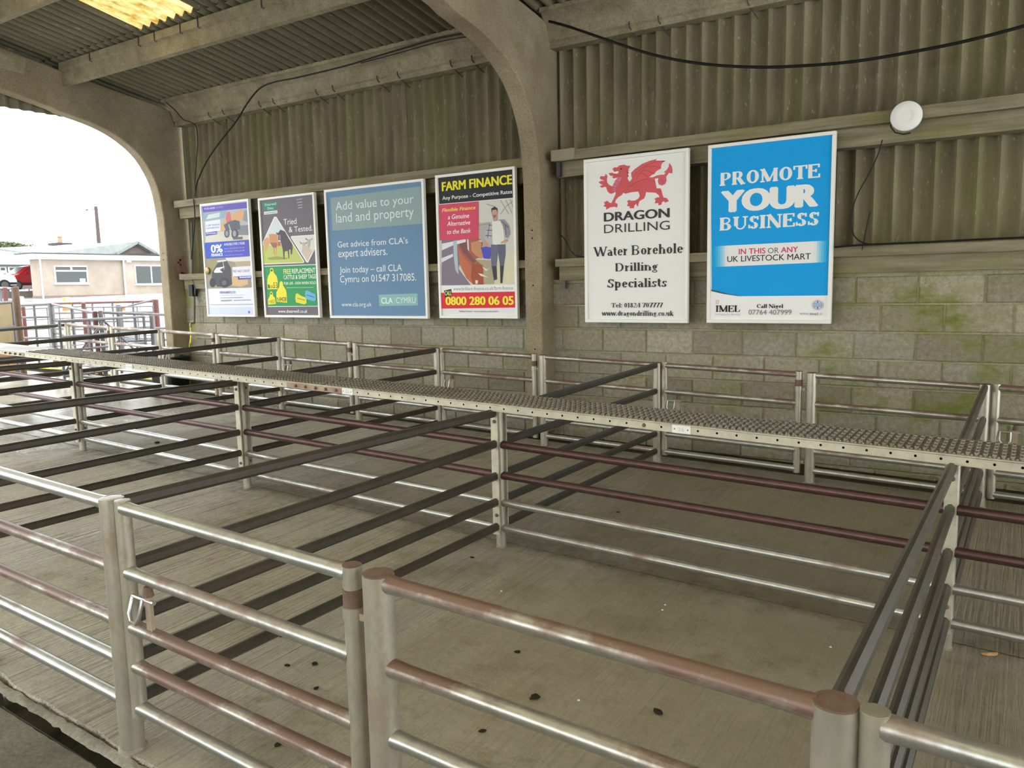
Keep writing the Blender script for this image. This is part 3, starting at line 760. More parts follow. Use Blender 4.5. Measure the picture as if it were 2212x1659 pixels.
# splice plate on the gable rafter
b = MB(); q = [on_x(u, v, -10.46) for u, v in ((-30, 100), (56, 127), (52, 160), (-30, 138))]
b.add([v - o0 for v in q] + [v - o0 + Vector((-0.05, 0, 0)) for v in q], [(0, 1, 2, 3), (4, 7, 6, 5), (0, 4, 5, 1), (1, 5, 6, 2), (2, 6, 7, 3), (3, 7, 4, 0)])
b.build('splice_plate', M['beam'], p0)
# faded red spray mark on the gable column
b = MB(); c = on_x(388, 575, -10.466); pts = []
for i in range(60):
    t = i / 59.0
    pts.append(Vector((0, 0.11 * math.cos(t * 17) * (0.5 + 0.5 * math.sin(t * 5)) + 0.02, 0.11 * math.sin(t * 13 + 1) + 0.02 * math.sin(t * 31))))
for i in range(59):
    a, d = pts[i], pts[i + 1]; t = (d - a).normalized() if (d - a).length > 1e-6 else Vector((0, 1, 0)); s = Vector((0, -t.z, t.y)) * 0.011
    b.add([c - o0 + a + s, c - o0 + d + s, c - o0 + d - s, c - o0 + a - s], [(0, 1, 2, 3)])
b.build('spray_mark', M['redpaint'], p0, fix=False)

# ---- roof: sheets, rooflights, purlins
ceil = empty('ceiling', (0, 0, 4.4)); tag(ceil, kind='structure')
def roof_sheet_mesh(length, mat, name):
    s = corr_sheet(SHW + 0.03, length, SHW / 7.0, 0.032)
    # lay flat: x stays, z -> down-slope y, y -> z
    ang = math.atan(ROOF_B); ca, sa = math.cos(ang), math.sin(ang)
    s.v = [(x, z * ca - (-d) * sa * 0, -z * sa - d) for x, d, z in s.v]
    return s.mesh(name, mat, True)
L_low, L_up = 2.08, 2.9
rs_low = roof_sheet_mesh(L_low, M['roof'], 'roof_sheet'); rs_up = roof_sheet_mesh(L_up, M['roof'], 'roof_sheet'); rl_added = roof_sheet_mesh(L_up, M['rooflight'], 'rooflight_sheet'); rl_old = roof_sheet_mesh(L_up, M['rooflight_old'], 'rooflight_sheet')
y_low = 5.63            # upper end of the lowest course
x = -10.76; i = 0
RL = (-8.55, -2.2, 4.1)
rl_first = -8.53 - SHW * 2
while x < 14:
    for sgn in (1, -1):
        rows_ = [(y_low, rs_low, 0.012), (y_low + 0.10 - 2.85, rs_up, 0.035), (y_low + 0.10 - 5.70, rs_up, 0.058)]
        for r_i, (ys, me, dz) in enumerate(rows_):
            lit = (sgn > 0 and r_i == 1 and i % 6 == 2) or (sgn > 0 and r_i == 2 and i % 2 == 0 and i < 9) or (sgn < 0 and i % 2 == 0 and i < 13)  # apart from the stained one in view, rooflights are added to brighten the floor
            nm = 'rooflight_sheet' if lit else 'roof_sheet'
            if ys < 0: pass
            o = link(nm, (rl_old if (sgn > 0 and r_i == 1) else rl_added) if lit else me, ceil)
            if sgn > 0: o.location = (x, ys, roof_z(ys) + dz - 4.4)
            else:
                o.location = (x + SHW + 0.03, -ys, roof_z(ys) + dz - 4.4); o.rotation_euler = (0, 0, math.pi)
    x += SHW; i += 1
ROOFX0 = -10.76
def purlin(yc, x0, x1, hooks=(), sgn=1):
    zt = roof_z(yc) - 0.035
    prof = [(yc - 0.05, zt - 0.11), (yc - 0.05, zt), (yc + 0.04, zt - 0.012), (yc + 0.075, zt - 0.30), (yc + 0.0, zt - 0.285), (yc - 0.035, zt - 0.12)]
    prof = [(yc - 0.055, zt), (yc + 0.05, zt - 0.02), (yc + 0.05, zt - 0.27), (yc - 0.02, zt - 0.265), (yc - 0.02, zt - 0.10), (yc - 0.055, zt - 0.085)]
    b = MB().prism([(sgn * a, c) for a, c in prof], x0, x1, 'x'); b.v = [(a, c, d - 4.4) for a, c, d in b.v]
    o = b.build('purlin', M['beam'], ceil)
    for hx in hooks:
        MB().tube([(hx, yc - 0.062, zt - 4.4 + 0.02), (hx, yc - 0.062, zt - 4.4 - 0.095), (hx + 0.02, yc - 0.045, zt - 4.4 - 0.105)], 0.006, 6).build('hook_bolt', M['darktrim'], o, True)
hp = [on_y(u, v, 5.70).x for u, v in ((195, 120), (300, 80), (334, 68), (390, 52), (428, 40), (566, 1))]
bays = [(FR0[1], FR1[0]), (FR1[1], 13.9)]
for bi, (xa, xb) in enumerate(bays):
    for yc in (5.75, 4.45, 3.1, 1.7, 0.35):
        purlin(yc, xa, xb, hp if (yc == 5.75 and bi == 0) else ())
        purlin(yc, xa, xb, (), -1)

# ---- unseen wall added behind the viewer to block light; left part stays open
wf = MB().box(1.0, 14.0, -7.45, -7.30, -0.6, 1.9).build('wall_front', M['mortar']); tag(wf, kind='structure')
x = 1.0; k = 0
shf = corr_sheet(SHW + 0.03, 2.62, SHW / 7.0, 0.029).mesh('cladding_sheet', M['sheet'], True)  # cladding of the added light-blocking wall
while x < 13.5:
    link('cladding_sheet', shf, wf, (x, -7.40 + (0.014 if k % 2 else 0), 1.85)); x += SHW; k += 1  # added with the light-blocking wall, unseen
# ================================================================== PENS
HF = [0.925, 0.690, 0.487, 0.338, 0.178]     # rail heights: front row
HM = [0.650, 0.457, 0.285, 0.124]            # middle row (under the walkway)
HB = [0.855, 0.630, 0.430, 0.256, 0.102]     # back row
HPM = [0.852, 0.660, 0.460, 0.296, 0.140]    # partition rails at the middle row
R_RAIL, R_POST, R_UP = 0.0235, 0.043, 0.0275
ORD = ['first', 'second', 'third', 'fourth', 'fifth', 'sixth', 'seventh']

# --- posts
def post_root(h, r, name='pen_post', cap='rustcap', mat='galv_post'):
    root = empty(name)
    MB().tube([(0, 0, -0.04), (0, 0, h)], r, 18).build('tube', M[mat], root, True)
    MB().lathe((0, 0, h), [(r * 0.97, -0.002), (r * 0.97, 0.004), (r * 0.6, 0.006)], 'z', 18).build('cap', M[cap], root, True)
    MB().lathe((0, 0, 0), [(r * 1.22, -0.02), (r * 1.18, 0.003), (r * 1.0, 0.008)], 'z', 14).build('base_collar', M['kerb'], root, True)
    return root
def place(root, u, v, label, cat, group, first):
    o = root if first else copy_tree(root)
    o.location = pen(u, v); o.rotation_euler = (0, 0, PYAW)
    tag(o, label, cat, group)
    return o
U = lambda k: U0 + k * BW
pr = post_root(0.945, R_POST); pf = True
pg = post_root(0.945, R_POST, 'pen_post', 'galv_post')
place(pg, U(1), YF, 'thick round front-row post with bright top, latch side of the near gate', 'post', 'front row pen posts', True)
for u, lab in ((U(1) + HOFF, 'rust-capped front-row post carrying the near gate hinges'),
               (U(2), 'thick rust-capped front-row post at the bottom right corner'),
               (U(0) + HOFF, 'front-row post at the extreme left end of the near rails'),
               (U(2) + HOFF, 'front-row hinge post beyond the bottom right corner')):
    place(pr, u, YF, lab, 'post', 'front row pen posts', pf); pf = False
bp = post_root(0.872, R_POST * 0.9); pf = True
side = {-3: 'back-row partition post out in the yard, leftmost of all', -2: 'back-row partition post beside the gable column foot', -1: 'back-row partition post below the tried and tested poster',
        0: 'back-row partition post below the farm finance poster', 1: 'back-row partition post below the dragon poster', 2: 'back-row partition post at the right edge behind the walkway'}
hin = {-3: 'back-row hinge post out in the yard left of the gable column', -2: 'back-row hinge post just right of the gable column', -1: 'back-row hinge post below the blue land advice poster',
       0: 'back-row hinge post in front of the middle column foot', 1: 'back-row hinge post below the bright blue poster', 2: 'back-row hinge post beyond the right edge'}
for k in range(-3, 3):
    place(bp, U(k), YB, side[k], 'post', 'back row pen posts', pf); pf = False
    if k < 3: place(bp, U(k) + HOFF, YB, hin[k], 'post', 'back row pen posts', False)
mp = post_root(0.872, 0.031); pf = True
midl = {-2: 'walkway post far left, mostly outside the picture', -1: 'walkway post at far left, below the start of the walkway', 0: 'walkway post left of centre with rails on both sides',
        1: 'walkway post at the centre with bolted flat bars', 2: 'walkway post near the right edge where the right partition ends', 3: 'walkway post beyond the right edge'}
for k in range(-2, 4):
    place(mp, U(k), YM, midl[k], 'post', 'walkway support posts', pf); pf = False

# --- round rail runs fixed between posts
def rail_run(L, hs, mats, r=R_RAIL, inset=0.034, name='pen_fence'):
    root = empty(name)
    for h, m in zip(hs, mats):
        MB().tube([(inset, 0, h + SU * inset), (inset + 0.06, 0, h + SU * (inset + .06)), (L - inset - 0.06, 0, h + SU * (L - inset - .06)), (L - inset, 0, h + SU * (L - inset))], [r * 1.12, r, r, r * 1.12], 14).build('rail', M[m], root, True)
    return root
LP = BW - HOFF
fp = rail_run(LP, HF, ['rusty', 'rusty', 'galv', 'rusty', 'galv'])
place(fp, U(1) + HOFF, YF, 'fixed five-rail front panel at bottom right, rusty brown rails', 'fence', 'front row fixed panels', True)
fl = rail_run(LP, HF, ['galv', 'rusty', 'rusty', 'galv', 'galv'])
place(fl, U(0) + HOFF, YF, 'fixed five-rail front panel at the left edge, left of the near gate', 'fence', 'front row fixed panels', True)
bpn = rail_run(LP, HB, ['rusty', 'rusty', 'galv', 'galv', 'galv'], R_RAIL * 0.95, 0.031)
pl = {-3: 'fixed back-row rail panel out in the yard at far left', -2: 'fixed back-row rail panel just right of the gable column', -1: 'fixed back-row rail panel under the blue advice and farm finance posters',
      0: 'fixed back-row rail panel from the middle column to the dragon poster', 1: 'fixed back-row rail panel under the bright blue poster, right'}
for i, k in enumerate(range(-3, 2)):
    place(bpn, U(k) + HOFF, YB, pl[k], 'fence', 'back row fixed panels', i == 0)
mpn = rail_run(BW, HM, ['maroon', 'maroon', 'galv', 'galv'], R_RAIL, 0.024)
ml = {-2: 'four rails under the walkway at the far left end', -1: 'four rails under the walkway, left bay above the wet floor', 0: 'four rails under the walkway, left of the centre post',
      1: 'four long maroon and grey rails right of the centre walkway post', 2: 'four rails under the walkway at the right edge'}
for i, k in enumerate(range(-2, 3)):
    place(mpn, U(k), YM, ml[k], 'fence', 'rails under the walkway', i == 0)

# --- gates
def gate(L, hs, mats, hpost, name='pen_gate'):
    root = empty(name)
    a, b = 0.068, L - 0.097
    top = hs[0] + 0.024; bot = hs[-1] - 0.03
    for uu, t2, caps in ((a, top, 'galv_post'), (b, top, 'rustcap')):
        up = MB().tube([(uu, 0, bot + SU * uu), (uu, 0, t2 + SU * uu)], R_UP, 16).build('upright', M['galv_post'], root, True)
        MB().lathe((uu, 0, t2 + SU * uu), [(R_UP * .96, -0.001), (R_UP * .96, 0.003), (R_UP * 0.5, 0.004)], 'z', 14).build('cap', M[caps], up, True)
    for h, m in zip(hs, mats):
        MB().tube([(a + 0.012, 0, h + SU * a), (a + 0.07, 0, h + SU * (a + .07)), (b - 0.07, 0, h + SU * (b - .07)), (b - 0.012, 0, h + SU * b)], [R_RAIL * 1.14, R_RAIL, R_RAIL, R_RAIL * 1.14], 14).build('rail', M[m], root, True)
    # slide latch: keeper bar between rails two and three, sliding bolt and loop handle
    lu = a + 0.125; h2, h3 = hs[1], hs[2]; hb = (h2 + h3) / 2 + 0.022
    lt = MB().bar((lu, -0.006, h3 + 0.015 + SU * lu), (lu, -0.006, h2 - 0.045 + SU * lu), 0.032, 0.012, (0, 1, 0)).build('latch_bar', M['plate'], root)
    MB().tube([(a - 0.0255, -0.005, hb + SU * a), (lu + 0.03, -0.005, hb + SU * lu)], 0.0085, 8).build('sliding_bolt', M['galv'], lt, True)
    MB().tube([(a + 0.035, -0.012, hb + SU * a), (a + 0.035, -0.03, hb - 0.055 + SU * a), (a + 0.05, -0.034, hb - 0.082 + SU * a), (a + 0.08, -0.034, hb - 0.085 + SU * a), (a + 0.097, -0.03, hb - 0.06 + SU * a), (a + 0.097, -0.012, hb + SU * a)], 0.007, 8).build('loop_handle', M['galv'], lt, True)
    MB().tube([(lu, -0.006, h2 - 0.065), (lu, -0.006, h2 - 0.03)], [0.02, 0.014], 8).build('latch_stop', M['rustcap'], lt, True)
    # hinges to the right-hand post
    for hh in (hs[0] - 0.115, hs[-1] + 0.06):
        hg = MB().tube([(b, 0, hh - 0.012 + SU * b), (b, 0, hh + 0.022 + SU * b)], R_UP * 1.13, 16).build('hinge', M['galv_post'], root, True)
        MB().bar((b + 0.015, 0, hh + SU * b), (L - 0.0425, 0, hh + SU * b), 0.02, 0.02).build('hinge_pin', M['plate'], hg)
        MB().tube([(b, 0, hh + 0.024 + SU * b), (b, 0, hh + 0.075 + SU * b)], R_UP * 1.05, 16).build('hinge_sleeve', M['rustcap'] if hh > .5 else M['galv_post'], hg, True)
    return root
gf = gate(HOFF, HF, ['galv', 'galv', 'rusty', 'rusty', 'galv'], 0.945)
place(gf, U(1), YF, 'near five-rail galvanised gate with loop latch in the front row', 'gate', 'front row gates', True)
place(gf, U(2), YF, 'gate at the bottom right corner, only its left end in view', 'gate', 'front row gates', False)
gb = gate(HOFF, HB, ['rusty', 'rusty', 'galv', 'galv', 'galv'], 0.872)
gl = {-3: 'back-row gate out in the yard, left of the gable column', -2: 'back-row gate in front of the gable column foot', -1: 'back-row gate under the tried and tested poster',
      0: 'back-row gate with reddish rails left of the middle column', 1: 'back-row gate under the red dragon poster', 2: 'back-row gate at the right edge of the picture'}
for i, k in enumerate(range(-3, 3)):
    place(gb, U(k), YB, gl[k], 'gate', 'back row gates', i == 0)

# --- partitions of flat rails across the pens
def partition(L, h0, h1, flip):
    root = empty('pen_partition')
    for i, (a, c) in enumerate(zip(h0, h1)):
        MB().bar((0, 0.042, a + SV * 0.042), (0, L - 0.042, c + SV * (L - .042)), 0.038, 0.05, (0, 0, 1), 0.013).build('rail', M['flat'], root)
    vv = L - 0.045 if not flip else 0.045
    fb = MB().bar((0, vv, 0.09 + SV * vv), (0, vv, 0.872 + SV * vv), 0.05, 0.01, (0, 1, 0)).build('end_bar', M['flange'], root)
    for hh in (0.80, 0.215):
        MB().lathe((0.004, vv, hh + SV * vv), [(0.011, 0.0), (0.011, -0.012), (0.006, -0.018)], 'y', 8).build('bolt', M['rustcap'], fb)
    return root
pa = partition(YM - YF, HF, HPM, False); pb = partition(YB - YM, HPM, HB, True)
fl_ = {-2: 'dark flat-rail partition at the upper left, mostly outside the picture', -1: 'dark flat-rail partition running to the far left walkway post', 0: 'dark flat-rail partition running from the left edge to the walkway post left of centre',
       1: 'dark flat-rail partition from the near gate post up to the centre walkway post', 2: 'flat-rail partition at the right, seen nearly end-on'}
for i, k in enumerate(range(-2, 3)):
    place(pa, U(k), YF, fl_[k], 'partition', 'partitions between front row and walkway', i == 0)
bl_ = {-3: 'wet dark partition beyond the walkway reaching the yard post at far left', -2: 'dark partition beyond the walkway reaching the gable column', -1: 'dark partition beyond the walkway ending under the tried and tested poster',
       0: 'dark partition beyond the walkway ending under the farm finance poster', 1: 'dark partition beyond the walkway ending under the dragon poster', 2: 'partition beyond the walkway at the right edge'}
for i, k in enumerate(range(-3, 3)):
    place(pb, U(k), YM, bl_[k], 'partition', 'partitions behind the walkway', i == 0)

# --- walkway planks
WV0, WV1, WH = YM - 0.085, YM + 0.275, 0.912
def flange_holes(b, L, y, z0, z1, pitch, phase):
    n = int(L / pitch); zc = (z0 + z1) / 2; r = 0.0062; q = 8
    for i in range(n + 1):
        a0 = max(0, phase + (i - 0.5) * pitch - pitch * 0); a1 = min(L, phase + (i + 0.5) * pitch)
        if i == 0: a0 = 0
        if i == n: a1 = L
        if a1 - a0 < 0.02: continue
        c = phase + i * pitch
        if not (a0 + 0.01 < c < a1 - 0.01):
            b.add([(a0, y, z0 + SU * a0), (a1, y, z0 + SU * a1), (a1, y, z1 + SU * a1), (a0, y, z1 + SU * a0)], [(0, 1, 2, 3)]); continue
        ring = [(c + r * math.cos(2 * math.pi * k / q + math.pi / 8), zc + r * math.sin(2 * math.pi * k / q + math.pi / 8)) for k in range(q)]
        outer = [(a1, zc + 0.006), (c + 0.006, z1), (c - 0.006, z1), (a0, zc + 0.006), (a0, zc - 0.006), (c - 0.006, z0), (c + 0.006, z0), (a1, zc - 0.006)]
        corners = [(a1, z1), (a0, z1), (a0, z0), (a1, z0)]
        P = lambda t: (t[0], y, t[1] + SU * t[0])
        vs = [P(t) for t in ring] + [P(t) for t in outer] + [P(t) for t in corners]
        fs = [(k, 8 + k, 8 + (k + 1) % 8, (k + 1) % 8) for k in range(8)]
        fs += [(8, 16, 9), (10, 17, 11), (12, 18, 13), (14, 19, 15)]
        b.add(vs, fs)
def plank(ua, ub, label, plates=(), bolts=(), splice=None, buttons=True):
    L = ub - ua
    root = empty('walkway_plank', pen(ua, WV0), PYAW); tag(root, label, 'walkway', 'walkway planks over the pens')
    w = WV1 - WV0; t = 0.004
    d = MB()
    sl = lambda x, yv, h: (x, yv, h + SU * x + SV * yv)
    d.add([sl(0, 0, WH), sl(L, 0, WH), sl(L, w, WH), sl(0, w, WH), sl(0, 0, WH - t), sl(L, 0, WH - t), sl(L, w, WH - t), sl(0, w, WH - t)],
          [(0, 1, 2, 3), (7, 6, 5, 4), (0, 4, 5, 1), (2, 6, 7, 3), (1, 5, 6, 2), (0, 3, 7, 4)])
    d.build('deck', M['deck'], root)
    pitch = 0.1; ph = 0.05
    fb = MB(); flange_holes(fb, L, 0.0, WH - 0.042, WH + 0.001, pitch, ph); fb.build('edge_flange', M['flange'], root, fix=False)
    MB().bar(sl(0, 0.012, WH - 0.02), sl(L, 0.012, WH - 0.02), 0.004, 0.034).build('flange_core', M['darkhole'], root)
    MB().bar(sl(0, w, WH - 0.02), sl(L, w, WH - 0.02), 0.005, 0.042).build('back_flange', M['flange'], root)
    MB().bar(sl(0, 0.004, WH + 0.002), sl(L, 0.004, WH + 0.002), 0.02, 0.005).build('edge_strip', M['flange'], root)
    if buttons:
        g = MB(); q = 8; n = int(L / 0.0333)
        for i in range(n):
            x = 0.017 + i * 0.0333
            for j in range(5):
                yv = 0.075 + j * 0.062
                o = len(g.v)
                for rr, hh in ((0.0135, 0.0), (0.0115, 0.010), (0.0075, 0.010), (0.0065, 0.001)):
                    for k in range(q):
                        a = 2 * math.pi * k / q; g.v.append(sl(x + rr * 0.95 * math.cos(a), yv + rr * 1.7 * math.sin(a), WH + hh))
                for s in range(3):
                    for k in range(q): g.f.append((o + s * q + k, o + s * q + (k + 1) % q, o + (s + 1) * q + (k + 1) % q, o + (s + 1) * q + k))
            for sx_, yv in ((0.0, 0.036), (0.0166, 0.026), (0.0, 0.345)):
                o = len(g.v)
                for rr, hh in ((0.0065, 0.0), (0.003, 0.009)):
                    for k in range(5): a = 2 * math.pi * k / 5; g.v.append(sl(x + sx_ + rr * math.cos(a), yv + rr * math.sin(a), WH + hh))
                for k in range(5): g.f.append((o + k, o + (k + 1) % 5, o + 5 + (k + 1) % 5, o + 5 + k))
                g.f.append(tuple(o + 5 + k for k in range(5)))
        bo = g.build('grip_buttons', M['deck'], root, fix=False); tag(bo, kind='stuff')
        # dark punched centres seen through the raised rings
        g = MB()
        for i in range(n):
            x = 0.017 + i * 0.0333
            for j in range(5):
                yv = 0.075 + j * 0.062
                g.add([sl(x + 0.0062 * math.cos(2 * math.pi * k / 6), yv + 0.0105 * math.sin(2 * math.pi * k / 6), WH + 0.0012) for k in range(6)], [tuple(range(6))])
        tag(g.build('punched_holes', M['darkhole'], root, fix=False), kind='stuff')
    if splice:
        s0, s1 = splice[0] - ua, splice[1] - ua
        sp = MB().add([sl(s0, -0.003, WH - 0.041), sl(s1, -0.003, WH - 0.041), sl(s1, -0.003, WH - 0.001), sl(s0, -0.003, WH - 0.001), sl(s0, 0, WH - 0.041), sl(s1, 0, WH - 0.041), sl(s1, 0, WH - 0.001), sl(s0, 0, WH - 0.001)],
                      [(0, 1, 2, 3), (0, 4, 5, 1), (1, 5, 6, 2), (2, 6, 7, 3), (3, 7, 4, 0)]).build('splice_plate', M['plate'], root)
        for bu in bolts:
            x = bu - ua
            MB().lathe(sl(x, -0.003, WH - 0.021), [(0.0115, 0), (0.0115, -0.009), (0.006, -0.013)], 'y', 8).build('bolt', M['rustcap'], sp)
    else:
        for bu in bolts:
            MB().lathe(sl(bu - ua, 0, WH - 0.021), [(0.011, 0), (0.010, -0.004), (0.005, -0.006)], 'y', 10).build('bolt', M['rustcap'], root)
    for pu, txt in plates:
        x = pu - ua
        pt = MB().add([sl(x - 0.05, -0.004, WH - 0.042), sl(x + 0.05, -0.004, WH - 0.042), sl(x + 0.05, -0.004, WH + 0.0), sl(x - 0.05, -0.004, WH + 0.0), sl(x - 0.05, 0, WH - 0.042), sl(x + 0.05, 0, WH - 0.042), sl(x + 0.05, 0, WH), sl(x - 0.05, 0, WH)],
                      [(0, 1, 2, 3), (0, 4, 5, 1), (1, 5, 6, 2), (2, 6, 7, 3), (3, 7, 4, 0)]).build('number_plate', M['white'], root)
        for dx in (-0.036, 0.036):
            MB().disc(sl(x + dx, -0.0052, WH - 0.021), 0.004, 'y', 8).build('rivet', M['pipe'], pt, fix=False)
        v_, f_ = text_geo(txt, 'sans', 0.0)
        c_ = sl(x, 0, WH - 0.021)
        fit = fit_text(v_, x - 0.018, x + 0.018, c_[2] - 0.010, c_[2] + 0.010)
        MB().add([(a, -0.0055, c) for a, c, _q in fit], f_).build('lettering', plain('faded_number', rgb(196, 198, 202), 0.6), pt, fix=False)
    return root
# ================================================================== WALKWAY PLACEMENT
def row_u(px, py, v):
    d = ray(px, py); t = v / (-d.x * _ps + d.y * _pc)
    return (d.x * _pc + d.y * _ps) * t
wu = lambda px, py: row_u(px, py, WV0)
sp_u = [wu(640, 832), wu(661, 835), wu(683, 838), wu(705, 841), wu(727, 844)]
cut = wu(694, 840)
L_PL = 4.26
plank(cut - 2 * L_PL, cut - L_PL - 0.004, 'walkway plank at the far left end, its edge bolts just in view', (), (), None, False)
plank(cut - L_PL, cut - 0.004, 'left walkway plank of dark studded metal with number plate 24', [(wu(279, 789), '24')],
      [wu(12, 758), wu(22, 759), wu(33, 760.5), wu(44, 762)], (cut - L_PL + 0.001, wu(52, 763)), True)
pk = plank(cut, cut + 6.25, 'long middle walkway plank with raised grip buttons and number plates 25 and 26', [(wu(751, 846), '25'), (wu(1472, 922), '26')], [wu(1391, 915)], None, True)
# bolted splice across the joint belongs to the left-hand plank
x_a, x_b = wu(620, 829), wu(741, 846)
spl = empty('splice_fishplate', pen(x_a, WV0), PYAW); tag(spl, 'brownish splice plate with five bolt heads joining the walkway planks', 'splice plate')
slx = lambda x, yv, h: (x, yv, h + SU * x + SV * yv)
Lx = x_b - x_a
MB().add([slx(0, -0.0035, WH - .041), slx(Lx, -0.0035, WH - .041), slx(Lx, -0.0035, WH - .001), slx(0, -0.0035, WH - .001), slx(0, -0.0004, WH - .041), slx(Lx, -0.0004, WH - .041), slx(Lx, -0.0004, WH - .001), slx(0, -0.0004, WH - .001)],
         [(0, 1, 2, 3), (0, 4, 5, 1), (1, 5, 6, 2), (2, 6, 7, 3), (3, 7, 4, 0)]).build('plate', M['plate'], spl)
for bu in sp_u:
    MB().lathe(slx(bu - x_a, -0.0035, WH - 0.021), [(0.0115, 0), (0.0115, -0.009), (0.006, -0.013)], 'y', 8).build('bolt', M['rustcap'], spl)

# ================================================================== POSTERS
from mathutils.geometry import tessellate_polygon
PY = 7.085
class Poster:
    def __init__(s, l, r, zb, zt, label, cat='poster'):
        s.root = empty('framed_poster', (l, 7.115, zb)); tag(s.root, label, cat, 'framed posters on the shed wall')
        s.o = Vector((l, 7.115, zb)); s.l, s.r, s.zb, s.zt = l, r, zb, zt; s.n = 0
        fw = 0.03
        f = MB()
        for (a, b_, c, d) in ((l, r, zb, zb + fw), (l, r, zt - fw, zt), (l, l + fw, zb + fw, zt - fw), (r - fw, r, zb + fw, zt - fw)):
            f.box(a - s.o.x, b_ - s.o.x, 7.068 - 7.115, 0, c - s.o.z, d - s.o.z)
        fo = f.build('frame', M['whiteframe'], s.root)
        md = fo.modifiers.new('bevel', 'BEVEL'); md.width = 0.004; md.segments = 2
        MB().box(0.012, r - l - 0.012, 7.086 - 7.115, 0.0, 0.012, zt - zb - 0.012).build('backing_board', M['white'], s.root)
    def crop(s, x0, y0, k): s.c = (x0, y0, k)
    def pt(s, zx, zy):
        p = on_y(s.c[0] + zx * s.c[2], s.c[1] + zy * s.c[2], PY)
        return (min(max(p.x, s.l + 0.022), s.r - 0.022), min(max(p.z, s.zb + 0.022), s.zt - 0.022))
    def lay(s):
        s.n += 1; return PY - 0.0002 - 0.00012 * s.n
    def geo(s, name, vs, fs, col):
        y = s.lay()
        top = max((v[2] if len(v) > 2 else 0) for v in vs); s.n += 2 if top > 2 else 0
        return MB().add([(v[0] - s.o.x, y - s.o.y - (3e-5 * v[2] if len(v) > 2 else 0), v[1] - s.o.z) for v in vs], fs).build(name, print_mat(*col), s.root, fix=False)
    def poly(s, pts, col, name='printed_shape'):
        q = [s.pt(*p) for p in pts]
        t = tessellate_polygon([[Vector((a, b, 0)) for a, b in q]])
        return s.geo(name, q, [tuple(x) for x in t], col)
    def rect(s, fx0, fx1, fz0, fz1, col, name='printed_panel'):
        w, h = s.r - s.l, s.zt - s.zb
        x0, x1, z0, z1 = s.l + w * fx0, s.l + w * fx1, s.zb + h * fz0, s.zb + h * fz1
        return s.geo(name, [(x0, z0), (x1, z0), (x1, z1), (x0, z1)], [(0, 1, 2, 3)], col)
    def ell(s, cx, cy, rx, ry, col, name='printed_shape'):
        s.poly([(cx + rx * math.cos(2 * math.pi * k / 18), cy + ry * math.sin(2 * math.pi * k / 18)) for k in range(18)], col, name)
    def line(s, pts, w, col, name='printed_line'):
        q = [Vector(s.pt(*p)) for p in pts]; vs = []; fs = []
        for i, p in enumerate(q):
            d = (q[min(i + 1, len(q) - 1)] - q[max(i - 1, 0)]).normalized(); nn = Vector((-d.y, d.x)) * w / 2
            vs += [tuple(p + nn), tuple(p - nn)]
            if i: o = 2 * i; fs.append((o - 2, o, o + 1, o - 1))
        return s.geo(name, vs, fs, col)
    def text(s, txt, bl, tr, col, font='sans', bold=0.0, shear=0.0):
        a, b = s.pt(*bl), s.pt(*tr)
        v, f = text_geo(txt, font, bold, shear)
        return s.geo('lettering', fit_text(v, a[0], b[0], a[1], b[1]), f, col)

# ---- bright blue poster
P = Poster(-2.444, -1.365, 1.386, 2.971, 'bright blue framed poster reading promote your business')
P.crop(1230, 250, 0.2893)
P.rect(0.03, 0.97, 0.02, 0.98, (244, 244, 244))
P.poly([(1058, 232), (1972, 125), (1932, 1342), (1275, 1348), (1180, 1330), (1062, 1300)], (0, 162, 236), 'printed_panel')
P.text('PROMOTE', (1122, 525), (1875, 352), (238, 238, 236), 'serif', 0.06)
P.text('YOUR', (1128, 720), (1865, 502), (240, 240, 238), 'sans', 0.075)
P.text('BUSINESS', (1122, 858), (1865, 708), (238, 238, 236), 'serif', 0.06)
A, B, C_, D_ = (1075, 975), (1935, 932), (1932, 1093), (1075, 1130)
def lerp(p, q, t): return (p[0] + (q[0] - p[0]) * t, p[1] + (q[1] - p[1]) * t)
st = [0, .02, .04, .06, .08, .10, .13, .87, .90, .92, .94, .96, .98, 1]
for i in range(len(st) - 1):
    t0, t1 = st[i], st[i + 1]; m_ = (t0 + t1) / 2; fd = min(1.0, m_ / 0.12, (1 - m_) / 0.12)
    c_ = tuple(int(b0 + (w0 - b0) * fd) for b0, w0 in zip((0, 162, 236), (238, 238, 238)))
    P.poly([lerp(A, B, t0), lerp(A, B, t1), lerp(D_, C_, t1), lerp(D_, C_, t0)], c_, 'printed_band')
P.text('IN THIS', (1265, 1035), (1465, 985), (214, 60, 96), 'sans', 0.018)
P.text('OR', (1482, 1028), (1565, 984), (110, 110, 112), 'sans')
P.text('ANY', (1580, 1022), (1708, 977), (214, 60, 96), 'sans', 0.018)
P.text('UK LIVESTOCK MART', (1180, 1092), (1803, 1026), (40, 38, 42), 'sans', 0.005)
P.poly([(1060, 1297), (1180, 1328), (1290, 1347), (1260, 1347), (1150, 1330), (1060, 1309)], (60, 84, 96))
P.crop(1530, 620, 0.12206)
P.text('IMEL', (132, 440), (562, 320), (32, 32, 36), 'serif', 0.03)
P.line([(150, 235), (190, 240), (175, 300), (138, 295), (150, 235)], 0.004, (196, 110, 120))
P.text('framing your farming', (128, 497), (566, 462), (190, 190, 192), 'sans')
P.text('Call Nigel', (862, 372), (1328, 298), (40, 38, 40), 'serif', 0.02)
P.text('07764 407999', (715, 488), (1476, 400), (128, 128, 130), 'sans')
P.text('www.', (1620, 495), (1790, 455), (188, 188, 190), 'sans')
P.text('imel', (1800, 497), (1940, 448), (110, 110, 114), 'sans', 0.01)
P.text('.uk', (1948, 495), (2030, 447), (188, 188, 190), 'sans')
